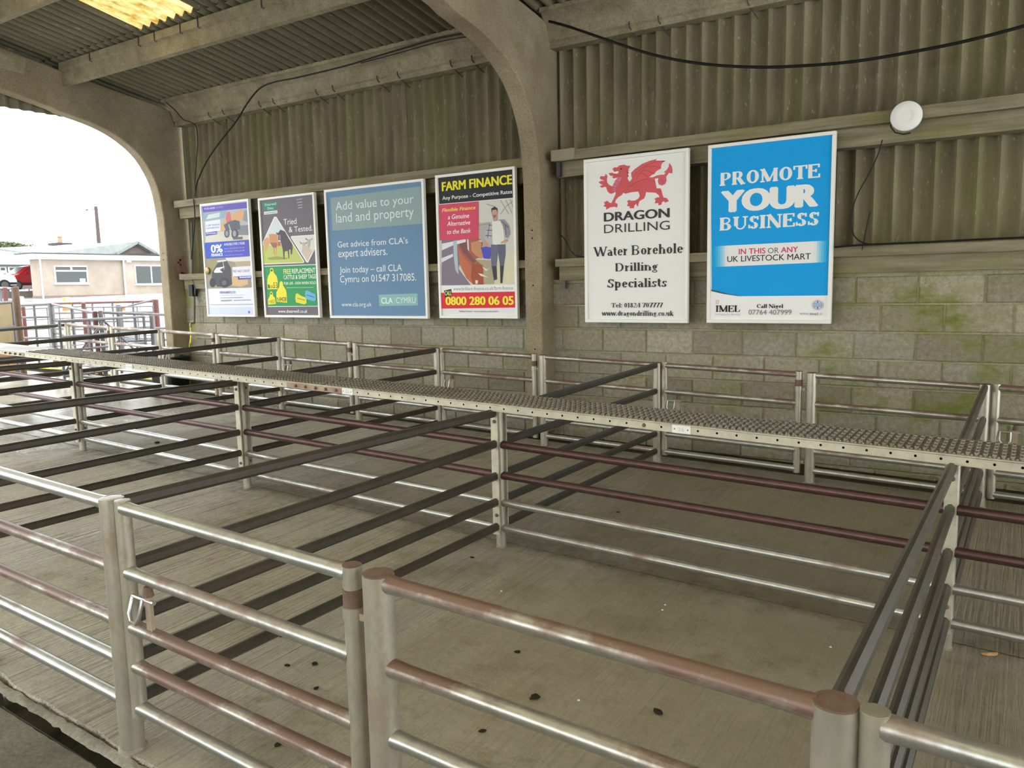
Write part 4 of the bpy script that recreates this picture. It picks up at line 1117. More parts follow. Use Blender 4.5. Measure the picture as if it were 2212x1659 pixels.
P.ell(1938, 318, 98, 95, (214, 160, 176), 'emblem')
P.ell(1938, 318, 93, 90, (232, 232, 236), 'emblem')
P.ell(1938, 318, 82, 78, (62, 66, 132), 'emblem')
P.ell(1938, 318, 76, 72, (206, 216, 236), 'emblem')
P.poly([(1864, 300), (2012, 296), (2012, 338), (1864, 342)], (150, 190, 222), 'emblem')
P.line([(1872, 288), (2004, 284)], 0.003, (62, 66, 132), 'emblem')
P.line([(1872, 352), (2004, 348)], 0.003, (62, 66, 132), 'emblem')
P.line([(1938, 250), (1938, 280)], 0.008, (120, 60, 110), 'emblem')
P.line([(1938, 352), (1938, 386)], 0.008, (120, 60, 110), 'emblem')

# ---- dragon drilling poster
P = Poster(-3.698, -2.625, 1.381, 2.971, 'white framed poster with a big red dragon above black lettering')
P.rect(0.03, 0.97, 0.02, 0.98, (238, 238, 235))
P.crop(1285, 335, 0.081374)
RED, LN = (214, 92, 98), (96, 48, 56)
P.poly([(565, 990), (470, 960), (560, 800), (620, 690), (740, 600), (870, 650), (920, 700), (1100, 660), (1450, 590), (1590, 630), (1610, 720), (1640, 880), (1620, 1000), (1360, 985), (1150, 965), (1060, 975), (960, 985), (820, 1025), (750, 1000)], RED, 'dragon_body')
P.poly([(1450, 850), (1640, 880), (1750, 885), (1775, 950), (1800, 1060), (1830, 1130), (1910, 1140), (1970, 1220), (1870, 1265), (1830, 1225), (1780, 1255), (1775, 1310), (1690, 1340), (1685, 1275), (1585, 1280), (1615, 1200), (1580, 1160), (1680, 1115), (1720, 1130), (1690, 1060), (1600, 990), (1400, 985)], RED, 'dragon_leg')
P.poly([(1180, 880), (1300, 900), (1360, 985), (1340, 1080), (1310, 1150), (1190, 1220), (1165, 1270), (1150, 1370), (1115, 1340), (1095, 1290), (1050, 1340), (1040, 1410), (925, 1415), (930, 1370), (850, 1345), (885, 1270), (850, 1225), (910, 1190), (960, 1210), (1070, 1205), (1160, 1150), (1190, 1090), (1180, 1030), (1150, 965)], RED, 'dragon_leg')
P.poly([(560, 940), (750, 940), (745, 1010), (720, 1060), (620, 1120), (560, 1190), (535, 1265), (600, 1290), (605, 1350), (580, 1400), (540, 1370), (470, 1380), (400, 1390), (360, 1420), (300, 1450), (300, 1380), (230, 1360), (270, 1300), (235, 1260), (330, 1210), (400, 1270), (440, 1270), (500, 1150), (550, 1040)], RED, 'dragon_leg')
P.poly([(330, 730), (320, 640), (335, 580), (320, 520), (280, 505), (270, 550), (240, 565), (150, 560), (130, 620), (180, 655), (225, 665), (230, 690), (180, 680), (95, 720), (150, 765), (220, 790), (170, 805), (130, 830), (190, 870), (250, 845), (300, 850), (330, 950), (380, 1010), (440, 1030), (530, 990), (570, 900), (460, 830), (380, 790)], RED, 'dragon_leg')
P.poly([(470, 360), (520, 325), (600, 325), (650, 275), (780, 255), (860, 285), (940, 280), (915, 350), (885, 380), (918, 405), (880, 430), (912, 485), (875, 500), (905, 575), (865, 585), (875, 650), (740, 720), (640, 690), (590, 600), (500, 620), (465, 600), (480, 550), (420, 555), (360, 480), (480, 465), (490, 490), (600, 495), (640, 440), (600, 425), (520, 450), (480, 390)], RED, 'dragon_head')
P.poly([(600, 600), (735, 575), (680, 720), (600, 850), (560, 990), (510, 980), (480, 940), (460, 830), (500, 760), (530, 690)], (216, 116, 140), 'dragon_chest')
P.poly([(930, 705), (990, 620), (970, 560), (965, 480), (1060, 380), (1250, 245), (1450, 160), (1640, 110), (1620, 150), (1880, 150), (1800, 200), (1765, 260), (1755, 360), (1680, 400), (1620, 440), (1590, 500), (1520, 525), (1460, 575), (1430, 620), (1100, 700)], (222, 96, 100), 'dragon_wing')
P.poly([(1440, 590), (1540, 590), (1640, 545), (1750, 520), (1840, 520), (1880, 465), (1820, 460), (1900, 400), (1960, 310), (1975, 205), (2040, 290), (2065, 400), (2055, 490), (1970, 470), (1895, 570), (1905, 680), (1870, 770), (1780, 810), (1700, 780), (1670, 700), (1690, 610), (1590, 625), (1500, 640)], (216, 100, 112), 'dragon_tail')
for pts in ([(880, 855), (1000, 790), (1130, 705), (1300, 650), (1430, 620)], [(730, 580), (690, 700), (620, 800), (560, 900), (570, 985)], [(1000, 690), (1040, 560), (1150, 430), (1400, 260), (1620, 175), (1840, 160)], [(1100, 660), (1170, 500), (1300, 390), (1400, 300), (1560, 300), (1740, 335)], [(1200, 470), (1300, 400), (1420, 420), (1570, 500)], [(1170, 500), (1280, 480), (1400, 580)],
            [(750, 985), (820, 1022), (900, 998), (960, 985), (1060, 972), (1150, 962)], [(965, 480), (1060, 380), (1250, 245), (1450, 160), (1640, 110)], [(1180, 880), (1160, 960)], [(500, 760), (590, 790)], [(470, 850), (570, 880)], [(540, 690), (650, 710)], [(860, 400), (870, 500), (865, 600), (890, 680)], [(480, 500), (600, 540), (700, 570)], [(1750, 700), (1790, 660), (1830, 700), (1800, 740)]):
    P.line(pts, 0.0022, LN)
P.ell(700, 366, 26, 20, (70, 40, 44))
P.ell(1820, 165, 34, 14, (60, 40, 46))
P.crop(1230, 250, 0.2893)
P.text('DRAGON', (258, 790), (750, 688), (58, 58, 60), 'sans', 0.035)
P.text('DRILLING', (260, 878), (750, 782), (64, 64, 66), 'sans', 0.0)
P.text('Water Borehole', (180, 1052), (848, 948), (52, 52, 54), 'serif', 0.0)
P.text('Drilling', (345, 1163), (665, 1090), (56, 56, 58), 'serif', 0.0)
P.text('Specialists', (285, 1285), (728, 1208), (50, 50, 52), 'serif', 0.0)
P.text('Tel: 01824 707777', (313, 1432), (700, 1395), (50, 50, 52), 'serif', -0.01)
P.text('www.dragondrilling.co.uk', (243, 1492), (780, 1456), (46, 46, 48), 'serif', 0.0)

# ---- farm finance poster
P = Poster(-5.548, -4.498, 1.413, 2.989, 'framed farm finance poster with a farmer and red cattle')
P.rect(0.03, 0.97, 0.02, 0.98, (232, 232, 232))
P.crop(690, 340, 0.22908)
P.poly([(1120, 190), (1850, 95), (1855, 378), (1130, 440)], (44, 42, 46), 'printed_panel')
P.text('FARM FINANCE', (1155, 318), (1817, 160), (240, 232, 40), 'sans', 0.04)
P.text('Any Purpose - Competitive Rates', (1160, 402), (1817, 303), (236, 236, 234), 'sans', 0.015)
P.crop(950, 430, 0.12057)
P.poly([(15, 100), (700, 40), (1345, -10), (1370, 1530), (30, 1545)], (212, 211, 200), 'photo_print')
P.poly([(700, 430), (900, 410), (940, 1060), (720, 1060)], (180, 176, 172), 'photo_print')
P.poly([(1000, 1000), (1355, 960), (1370, 1530), (780, 1535)], (220, 213, 182), 'photo_print')
for pts in ([(1090, 20), (1240, 270)], [(1180, 10), (1300, 260)], [(1260, 0), (1345, 200)], [(840, 90), (1000, 140)], [(1090, 270), (1200, 120), (1345, 20)], [(700, 470), (900, 440)]): P.line(pts, 0.008, (150, 150, 142), 'photo_print')
P.poly([(35, 730), (480, 700), (420, 900), (340, 1250), (560, 1545), (40, 1545)], (134, 122, 136), 'photo_print')
P.poly([(640, 1080), (1000, 1100), (980, 1520), (700, 1530)], (176, 166, 138), 'photo_print')
P.poly([(350, 800), (480, 720), (690, 700), (740, 740), (780, 800), (740, 900), (780, 1010), (760, 1060), (680, 1060), (640, 1080), (780, 1200), (790, 1530), (600, 1530), (480, 1420), (360, 1180), (330, 870)], (170, 100, 78), 'photo_print')
P.poly([(340, 800), (480, 730), (520, 950), (650, 1110), (600, 1150), (420, 960)], (132, 84, 78), 'photo_print')
P.poly([(330, 870), (420, 1020), (560, 1180), (640, 1400), (600, 1530), (470, 1400), (370, 1200)], (196, 112, 78), 'photo_print')
P.poly([(560, 780), (700, 740), (750, 800), (740, 900), (785, 1020), (740, 1070), (650, 1010), (570, 930)], (200, 144, 106), 'photo_print')
P.poly([(580, 1150), (770, 1180), (780, 1530), (600, 1530), (560, 1400)], (164, 84, 56), 'photo_print')
for pts in ([(690, 1330), (760, 1340), (870, 1405), (740, 1380)], [(640, 1450), (690, 1460), (680, 1520), (640, 1520)], [(760, 1210), (850, 1260), (900, 1240), (830, 1290)], [(690, 735), (760, 750), (740, 775)]): P.poly(pts, (232, 222, 204), 'photo_print')
P.poly([(790, 720), (870, 710), (880, 800), (850, 860), (800, 840)], (206, 156, 128), 'photo_print')
P.poly([(40, 800), (470, 715), (470, 770), (240, 830), (40, 920)], (228, 228, 232), 'photo_print')
P.poly([(35, 1060), (240, 980), (240, 1030), (35, 1140)], (226, 226, 232), 'photo_print')
P.poly([(245, 750), (310, 740), (322, 1000), (342, 1340), (322, 1335), (280, 1260), (252, 1000)], (184, 192, 202), 'photo_print')
P.poly([(490, 720), (520, 720), (530, 940), (500, 900)], (214, 216, 220), 'photo_print')
P.poly([(740, 870), (830, 850), (920, 870), (905, 1075), (790, 1065)], (82, 84, 188), 'photo_print')
P.poly([(925, 815), (1060, 815), (1040, 1000), (1020, 1210), (1030, 1440), (970, 1450), (930, 1200), (915, 1000)], (110, 112, 132), 'photo_print')
P.poly([(1040, 815), (1180, 810), (1180, 1000), (1150, 1200), (1120, 1510), (1090, 1500), (1080, 1180), (1050, 970)], (100, 102, 122), 'photo_print')
P.poly([(940, 1200), (1020, 1200), (1030, 1440), (975, 1455)], (66, 64, 70), 'photo_print')
P.poly([(1085, 1190), (1150, 1200), (1125, 1500), (1090, 1510)], (62, 60, 66), 'photo_print')
P.poly([(960, 390), (900, 420), (850, 520), (800, 600), (810, 720), (900, 830), (940, 800), (950, 600)], (186, 184, 188), 'photo_print')
P.poly([(1060, 370), (1160, 360), (1250, 480), (1270, 620), (1220, 700), (1180, 690), (1170, 560), (1110, 480)], (150, 148, 156), 'photo_print')
for pts in ([(880, 470), (950, 470)], [(840, 560), (945, 560)], [(820, 650), (940, 660)], [(900, 430), (860, 700)], [(1120, 400), (1240, 520)], [(1180, 450), (1190, 650)]): P.line(pts, 0.008, (96, 94, 104), 'photo_print')
P.poly([(940, 400), (1090, 390), (1140, 500), (1170, 800), (1000, 820), (950, 800), (945, 600)], (226, 228, 220), 'photo_print')
P.poly([(955, 320), (1035, 310), (1040, 380), (985, 405), (960, 380)], (198, 150, 130), 'photo_print')
P.ell(986, 240, 54, 95, (204, 158, 138), 'photo_print')
P.poly([(930, 250), (930, 170), (985, 136), (1035, 165), (1040, 240), (1020, 190), (950, 195)], (66, 56, 56), 'photo_print')
P.poly([(950, 290), (985, 285), (1022, 285), (1000, 335), (970, 335)], (150, 110, 96), 'photo_print')
P.poly([(1100, 770), (1210, 715), (1225, 750), (1110, 800)], (206, 150, 128), 'photo_print')
P.crop(690, 340, 0.22908)
P.poly([(1130, 447), (1502, 415), (1504, 768), (1140, 783)], (214, 76, 104), 'printed_panel')
P.text('Flexible Finance', (1160, 515), (1475, 455), (240, 220, 90), 'sans', 0.02, 0.2)
P.text('a Genuine', (1215, 585), (1415, 525), (240, 232, 236), 'sans', 0.015, 0.2)
P.text('Alternative', (1208, 648), (1425, 590), (240, 232, 236), 'sans', 0.015, 0.2)
P.text('to the Bank', (1207, 724), (1432, 668), (240, 232, 236), 'sans', 0.015, 0.2)
P.poly([(1140, 1208), (1860, 1197), (1860, 1264), (1140, 1277)], (236, 236, 236), 'printed_panel')
P.text('www.brilliant-finance.co.uk/farm-finance', (1268, 1255), (1830, 1213), (120, 118, 120), 'sans', 0.0)
P.poly([(1140, 1277), (1860, 1265), (1865, 1415), (1145, 1425)], (222, 48, 62), 'printed_panel')
P.poly([(1178, 1256), (1248, 1240), (1257, 1302), (1187, 1320)], (50, 46, 50), 'printed_panel')
P.text('CALL', (1186, 1300), (1250, 1258), (240, 232, 60), 'sans', 0.03, 0.15)
P.text('0800 280 06 05', (1195, 1391), (1835, 1306), (244, 236, 60), 'sans', 0.04)
P.text('Brilliant Finance - we are brokers not lenders', (1323, 1457), (1690, 1443), (90, 88, 90), 'sans', 0.01)

# ---- land advice poster
P = Poster(-7.279, -5.716, 1.406, 2.972, 'wide grey-blue framed poster about adding value to land and property')
P.crop(690, 340, 0.22908)
P.rect(0.02, 0.98, 0.02, 0.98, (104, 138, 170))
P.poly([(105, 382), (955, 272), (972, 625), (122, 692)], (142, 164, 164), 'printed_panel')
TX = (228, 234, 232)
P.text('Add value to your', (155, 500), (887, 346), (216, 226, 222), 'sans', 0.0)
P.text('land and property', (160, 617), (888, 462), (216, 226, 222), 'sans', 0.0)
P.text("Get advice from CLA's", (173, 850), (832, 750), TX, 'sans', 0.0)
P.text('expert advisers.', (180, 942), (638, 842), TX, 'sans', 0.0)
P.text('Join today \u2013 call CLA', (192, 1090), (777, 1006), TX, 'sans', 0.0)
P.text('Cymru on 01547 317085.', (197, 1180), (912, 1092), TX, 'sans', 0.0)
P.text('www.cla.org.uk', (210, 1405), (492, 1364), TX, 'sans', 0.0)
P.poly([(560, 1295), (925, 1283), (930, 1395), (565, 1402)], (138, 186, 182), 'printed_panel')
P.text('CLA', (585, 1378), (690, 1320), (236, 242, 240), 'sans', 0.015)
P.line([(708, 1314), (711, 1382)], 0.003, (220, 232, 230))
P.text('CYMRU', (725, 1375), (907, 1318), (226, 236, 234), 'sans', 0.0)

# ---- cattle tag poster
P = Poster(-8.497, -7.454, 1.410, 2.963, 'dark framed cattle and sheep tag poster reading tried and tested')
P.rect(0.03, 0.97, 0.02, 0.98, (112, 106, 114))
P.crop(550, 400, 0.18079)
P.poly([(85, 212), (290, 192), (245, 282), (200, 372), (150, 298), (120, 300)], (58, 138, 116), 'logo')
P.text('Shearwell', (122, 248), (255, 206), (200, 236, 220), 'sans', 0.01)
P.text('Data', (155, 292), (222, 256), (200, 236, 220), 'sans', 0.01)
P.poly([(112, 318), (272, 300), (275, 336), (114, 354)], (222, 222, 226), 'logo')
P.line([(126, 338), (262, 320)], 0.006, (130, 120, 130))
for yy_ in (0, 36, 70, 102): P.line([(500 + yy_ * 0.2, 172 + yy_), (570 + yy_ * .02, 163 + yy_)], 0.011, (176, 172, 182), 'small_print')
P.text('Tried', (350, 475), (500, 393), (238, 238, 238), 'sans', 0.005)
P.text('& Tested.', (412, 564), (692, 476), (238, 238, 238), 'sans', 0.005)
P.crop(550, 470, 0.067812)
P.poly([(620, -10), (655, -35), (700, -20), (740, 40), (1590, 1390), (1585, 1425), (1550, 1447), (345, 1492), (230, 1492), (230, 820)], (240, 238, 230), 'photo_print')
P.poly([(655, -5), (710, 40), (1240, 890), (240, 890), (240, 860)], (212, 220, 220), 'photo_print')
P.poly([(240, 880), (1235, 880), (1560, 1395), (1540, 1425), (350, 1465), (240, 1468)], (188, 200, 110), 'photo_print')
P.poly([(400, 1290), (700, 1230), (1100, 1290), (1000, 1330), (500, 1350)], (148, 160, 90), 'photo_print')
P.poly([(740, 760), (840, 770), (840, 900), (740, 910)], (206, 104, 92), 'photo_print')
P.poly([(310, 690), (420, 620), (480, 700), (490, 830), (420, 920), (385, 1110), (350, 1100), (330, 900), (290, 820)], (214, 164, 118), 'photo_print')
P.poly([(460, 530), (600, 520), (740, 540), (760, 800), (720, 960), (705, 1200), (680, 1200), (685, 980), (645, 980), (655, 1200), (620, 1180), (590, 950), (500, 830), (480, 700)], (210, 150, 102), 'photo_print')
P.poly([(500, 800), (720, 800), (700, 960), (590, 950)], (150, 112, 110), 'photo_print')
P.poly([(685, 470), (760, 490), (830, 385), (970, 440), (1080, 640), (1210, 850), (1220, 960), (1195, 1170), (1160, 1180), (1150, 1000), (1100, 1040), (1115, 1300), (1090, 1300), (1060, 1060), (965, 1080), (960, 1320), (930, 1320), (900, 1000), (860, 850), (830, 720), (760, 720), (760, 560), (700, 520)], (88, 82, 90), 'photo_print')
P.poly([(780, 560), (830, 540), (840, 700), (800, 700)], (150, 140, 160), 'photo_print')
P.poly([(1170, 590), (1930, 540), (1990, 560), (1990, 940), (1720, 1425), (1690, 1435), (1655, 1420), (1160, 640)], (240, 236, 230), 'photo_print')
P.poly([(1195, 612), (1990, 560), (1990, 930), (1705, 1400), (1680, 1400), (1182, 640)], (220, 220, 210), 'photo_print')
P.poly([(1530, 870), (1640, 880), (1760, 980), (1850, 1080), (1700, 1380), (1680, 1380), (1500, 1090), (1520, 1000)], (206, 190, 174), 'photo_print')
P.poly([(1700, 690), (1800, 690), (1780, 900), (1740, 990), (1690, 900)], (182, 172, 162), 'photo_print')
P.poly([(1520, 800), (1620, 790), (1635, 870), (1580, 920), (1530, 870)], (190, 178, 168), 'photo_print')
for pts in ([(1420, 740), (1525, 830), (1490, 845)], [(1615, 835), (1690, 755), (1665, 835)], [(1615, 640), (1720, 715), (1650, 712)], [(1785, 720), (1865, 640), (1845, 700)]): P.poly(pts, (108, 102, 98), 'photo_print')
P.crop(550, 400, 0.18079)
P.poly([(120, 966), (755, 944), (785, 1449), (160, 1455)], (236, 236, 230), 'printed_panel')
P.poly([(120, 974), (755, 952), (785, 1442), (160, 1447)], (52, 152, 92), 'printed_panel')
P.text('FREE', (350, 1064), (437, 1000), (224, 232, 150), 'sans', 0.015)
P.text('REPLACEMENT', (452, 1055), (727, 987), (232, 238, 226), 'sans', 0.015)
P.text('CATTLE & SHEEP TAGS', (352, 1125), (735, 1063), (232, 238, 226), 'sans', 0.015)
P.text('FOR LIFE - EVEN WHEN SOLD', (357, 1190), (737, 1147), (226, 238, 224), 'sans', 0.02)
P.line([(385, 1226), (715, 1221)], 0.008, (150, 200, 160), 'small_print')
YL = (232, 224, 66)
P.poly([(190, 1000), (207, 988), (226, 1000), (235, 1045), (270, 1090), (282, 1150), (280, 1242), (160, 1244), (155, 1140), (165, 1090), (188, 1050)], YL, 'tag_picture')
P.ell(208, 1018, 13, 15, (90, 96, 60), 'tag_picture')
P.text('1', (167, 1233), (180, 1185), (84, 74, 40), 'sans')
P.text('000', (182, 1232), (228, 1196), (84, 74, 40), 'sans')
P.text('53', (230, 1230), (275, 1160), (84, 74, 40), 'sans')
P.poly([(303, 1165), (322, 1145), (342, 1160), (347, 1200), (380, 1250), (388, 1290), (394, 1405), (266, 1392), (265, 1280), (300, 1215)], YL, 'tag_picture')
P.text('7', (270, 1388), (287, 1345), (64, 58, 40), 'sans', 0.01)
P.text('0', (290, 1388), (303, 1358), (64, 58, 40), 'sans', 0.01)
P.text('9428', (305, 1388), (382, 1336), (64, 58, 40), 'sans', 0.01)
P.poly([(190, 1285), (205, 1266), (222, 1285), (228, 1320), (252, 1350), (262, 1418), (170, 1427), (166, 1370), (188, 1325)], YL, 'tag_picture')
P.ell(205, 1296, 10, 11, (110, 80, 50), 'tag_picture')
P.text('70', (174, 1412), (205, 1378), (150, 130, 50), 'sans')
P.text('8827', (208, 1410), (250, 1366), (150, 130, 50), 'sans')
P.poly([(497, 1300), (520, 1290), (560, 1320), (625, 1345), (628, 1410), (600, 1425), (500, 1400), (492, 1350)], (226, 216, 70), 'tag_picture')
P.line([(515, 1350), (610, 1375)], 0.01, (150, 140, 40), 'tag_picture')
P.poly([(612, 1262), (640, 1255), (680, 1280), (735, 1300), (742, 1370), (715, 1390), (620, 1360), (608, 1300)], (112, 176, 214), 'tag_picture')
P.line([(630, 1310), (720, 1340)], 0.014, (70, 130, 180), 'tag_picture')
P.text('www.shearwell.co.uk', (290, 1524), (640, 1486), (236, 232, 236), 'sans', 0.015)

# ---- quad bike finance poster
P = Poster(-9.709, -8.686, 1.415, 2.975, 'leftmost framed poster, purple and white with quad bikes and 0% finance')
P.rect(0.03, 0.97, 0.02, 0.98, (222, 224, 232))
P.crop(420, 420, 0.16873)
P.poly([(100, 158), (690, 92), (700, 172), (110, 233)], (104, 90, 178), 'printed_panel')
P.text('POLARIS', (125, 196), (262, 160), (206, 200, 236), 'sans', 0.03, 0.1)
P.text('OFFERS', (272, 180), (370, 147), (170, 160, 216), 'sans', 0.0, 0.1)
P.poly([(110, 233), (700, 172), (722, 578), (135, 616)], (178, 180, 178), 'photo_print')
P.poly([(110, 236), (420, 204), (390, 300), (120, 340)], (142, 170, 184), 'photo_print')
P.poly([(180, 260), (330, 230), (320, 290), (150, 320)], (206, 212, 214), 'photo_print')
P.poly([(330, 400), (400, 330), (470, 270), (590, 195), (640, 230), (620, 320), (500, 380), (340, 490)], (212, 166, 122), 'photo_print')
P.poly([(640, 210), (705, 190), (712, 360), (620, 330)], (140, 150, 160), 'photo_print')
P.poly([(340, 470), (720, 500), (724, 576), (135, 616), (150, 540)], (206, 200, 186), 'photo_print')
P.poly([(560, 400), (700, 390), (712, 440), (700, 520), (560, 520)], (132, 136, 142), 'photo_print')
P.poly([(415, 232), (455, 220), (470, 300), (486, 350), (420, 375), (402, 310)], (206, 116, 116), 'photo_print')
P.poly([(375, 390), (440, 350), (520, 325), (580, 345), (590, 440), (520, 470), (400, 450)], (98, 100, 110), 'photo_print')
P.ell(418, 500, 36, 56, (92, 94, 100), 'photo_print'); P.ell(416, 500, 18, 34, (150, 152, 154), 'photo_print')
P.ell(520, 506, 46, 66, (84, 86, 92), 'photo_print'); P.ell(514, 500, 22, 40, (160, 162, 164), 'photo_print')
P.poly([(490, 550), (620, 540), (620, 575), (500, 580)], (104, 104, 108), 'photo_print')
P.line([(440, 380), (470, 480)], 0.02, (190, 192, 196), 'photo_print')
P.poly([(140, 350), (332, 320), (338, 465), (148, 485)], (220, 224, 232), 'printed_panel')
P.text('\u00a31,000 TRADE IN', (152, 410), (322, 372), (116, 108, 170), 'sans', 0.02)
P.text('CONTRIBUTION', (155, 445), (318, 410), (116, 108, 170), 'sans', 0.02)
P.poly([(148, 492), (288, 471), (291, 510), (151, 530)], (70, 76, 168), 'printed_panel')
P.text('SPORTSMAN', (156, 512), (283, 484), (226, 228, 240), 'sans', 0.03, 0.2)
P.poly([(135, 619), (722, 578), (740, 789), (150, 826)], (64, 90, 190), 'printed_panel')
P.poly([(430, 599), (722, 578), (740, 789), (450, 808)], (84, 88, 186), 'printed_panel')
P.text('0%', (217, 746), (360, 636), (240, 240, 244), 'sans', 0.035)
P.text('FINANCE', (222, 796), (365, 750), (236, 236, 242), 'sans', 0.035)
P.text('AVAILABLE OVER 2 YEARS', (382, 656), (648, 606), (220, 220, 240), 'sans', 0.03)
P.text('ON ALL NEW POLARIS VEHICLES', (388, 704), (645, 670), (186, 184, 226), 'sans', 0.01)
P.text('NO DEPOSIT TYPICAL 0% APR', (390, 742), (648, 706), (186, 184, 226), 'sans', 0.01)
P.line([(392, 780), (630, 768)], 0.007, (150, 150, 214), 'small_print')
P.poly([(150, 829), (740, 792), (775, 1189), (175, 1206)], (152, 142, 124), 'photo_print')
P.poly([(400, 814), (740, 793), (742, 850), (520, 862), (420, 850)], (216, 210, 206), 'photo_print')
P.poly([(150, 829), (300, 822), (260, 960), (180, 1010)], (150, 142, 100), 'photo_print')
P.poly([(520, 870), (744, 850), (748, 915), (540, 925)], (180, 160, 132), 'photo_print')
P.poly([(440, 1000), (490, 1050), (690, 1080), (690, 1150), (600, 1180), (480, 1165)], (206, 174, 128), 'photo_print')
P.poly([(230, 1000), (300, 880), (420, 850), (470, 940), (490, 1150), (420, 1190), (300, 1180), (225, 1100)], (78, 78, 84), 'photo_print')
P.poly([(255, 985), (285, 940), (400, 920), (330, 965), (370, 1000), (262, 1004)], (226, 224, 226), 'photo_print')
P.poly([(295, 850), (410, 838), (412, 854), (300, 864)], (230, 228, 228), 'photo_print')
P.line([(370, 860), (385, 960)], 0.012, (206, 204, 206), 'photo_print')
P.ell(240, 1130, 40, 60, (58, 58, 62), 'photo_print'); P.ell(390, 1130, 66, 64, (66, 66, 70), 'photo_print'); P.ell(385, 1130, 30, 30, (104, 104, 108), 'photo_print')
P.poly([(490, 930), (728, 915), (734, 1040), (496, 1050)], (218, 220, 228), 'printed_panel')
P.text('FREE HALF CAB KIT', (500, 1000), (715, 960), (116, 106, 160), 'sans', 0.02)
P.poly([(560, 1052), (740, 1040), (745, 1080), (566, 1092)], (70, 78, 166), 'printed_panel')
P.text('RANGER', (585, 1072), (728, 1048), (232, 234, 244), 'sans', 0.04, 0.2)
P.text('BOB ROBERTS LTD', (332, 1268), (527, 1236), (112, 110, 168), 'sans', 0.03)
P.line([(335, 1292), (640, 1284)], 0.004, (170, 170, 184), 'small_print')
P.line([(340, 1324), (620, 1317)], 0.008, (150, 150, 164), 'small_print')
P.line([(345, 1360), (485, 1354)], 0.014, (140, 140, 156), 'small_print')
P.line([(508, 1356), (720, 1350)], 0.010, (150, 150, 164), 'small_print')
P.line([(205, 1412), (780, 1404)], 0.006, (140, 142, 156), 'small_print')
P.poly([(200, 1448), (800, 1440), (805, 1530), (208, 1534)], (200, 208, 224), 'printed_panel')
P.poly([(692, 1510), (705, 1482), (722, 1508), (720, 1520), (698, 1522)], (72, 124, 196), 'logo')
# ================================================================== FITTINGS ON THE WALL
def spline(pts, k=6):
    pts = [Vector(p) for p in pts]; out = []
    for i in range(len(pts) - 1):
        p0 = pts[max(i - 1, 0)]; p1 = pts[i]; p2 = pts[i + 1]; p3 = pts[min(i + 2, len(pts) - 1)]
        for j in range(k):
            t = j / k
            out.append(0.5 * ((2 * p1) + (p2 - p0) * t + (2 * p0 - 5 * p1 + 4 * p2 - p3) * t * t + (-p0 + 3 * p1 - 3 * p2 + p3) * t ** 3))
    out.append(pts[-1]); return out
def cable(name, pts, r, label, cat='cable', mat='black', group=None):
    pts = spline(pts); o = pts[0].copy()
    root = MB().tube([p - o for p in pts], r, 8).build(name, M[mat], None, True)
    root.location = o; tag(root, label, cat, group); return root
def px_line(l, y): return [on_y(u, v, y) for u, v in l]
cable('power_cable', px_line([(1186, 46), (1230, 58), (1300, 82), (1410, 118), (1520, 138), (1640, 145), (1750, 141), (1850, 132), (1960, 114), (2080, 90), (2212, 56), (2330, 18), (2700, -130)], 6.95), 0.0125, 'thick black cable sagging across the wall above the right-hand posters')
cable('power_cable', px_line([(1028, 68), (950, 82), (870, 105), (800, 126), (740, 144), (640, 168), (590, 178), (560, 192), (535, 222), (510, 262), (480, 300), (450, 342), (432, 378), (424, 402), (421, 424)], 7.03), 0.010, 'black cable along the eave beam then dropping to the left rail')
cable('thin_wire', px_line([(1028, 76), (950, 90), (870, 112), (780, 136)], 7.03), 0.006, 'second thin wire clipped along the eave beam beside the middle arch')
cable('thin_wire', px_line([(360, 222), (378, 238), (396, 258), (412, 264), (424, 275), (427, 310), (424, 350), (421, 390), (423, 424)], 7.0), 0.006, 'thin wire draped from the gable column top corner down the cladding')
cable('conduit', px_line([(398, 262), (400, 300), (405, 360), (411, 415)], 7.30), 0.006, 'thin pale conduit down the cladding beside the gable column', 'conduit', 'pipe')
cable('thin_wire', px_line([(1906, 302), (1898, 330), (1880, 370), (1855, 415), (1842, 450), (1838, 480), (1843, 505), (1856, 520), (1875, 527), (1900, 526)], 7.08), 0.005, 'thin black wire looping down right of the bright blue poster')
cable('thin_wire', px_line([(1879, 458), (1873, 485), (1867, 515), (1862, 540)], 7.09), 0.0045, 'short loose wire end standing up by the lower rail')
cable('rail_cable', px_line([(1802, 534), (1860, 529), (1930, 526), (2000, 523), (2100, 518), (2212, 513), (2300, 510), (2700, 492)], 7.06), 0.008, 'black cable lying along the lower rail at right')
cable('thin_wire', px_line([(1207, 506), (1216, 512), (1224, 524), (1232, 540), (1242, 551), (1255, 554), (1275, 555)], 7.10), 0.006, 'short black wire curling behind the dragon poster by the middle column')
cable('thin_wire', px_line([(418, 430), (421, 470), (417, 520), (413, 560)], 7.1), 0.008, 'dark cable down the gable column behind the leftmost poster')

# round white lamp on the rail
c = on_y(1957, 250, 7.05)
lm = empty('bulkhead_lamp', (c.x, 7.118, c.z)); tag(lm, 'round white disc lamp on the upper rail at right', 'lamp')
MB().lathe((0, 0, 0), [(0.095, 0.0), (0.095, -0.03), (0.088, -0.034)], 'y', 28).build('base', M['black'], lm, True)
MB().lathe((0, -0.03, 0), [(0.112, 0.0), (0.116, -0.012), (0.112, -0.03), (0.09, -0.04), (0.05, -0.045), (0.046, -0.043), (0.03, -0.045), (0.006, -0.046)], 'y', 36).build('diffuser', M['white'], lm, True)
MB().tube([(-0.10, -0.005, 0.0), (-0.115, -0.01, -0.06), (-0.08, -0.012, -0.11), (-0.02, -0.012, -0.13), (0.03, -0.01, -0.125)], 0.005, 6).build('flex', M['black'], lm, True)
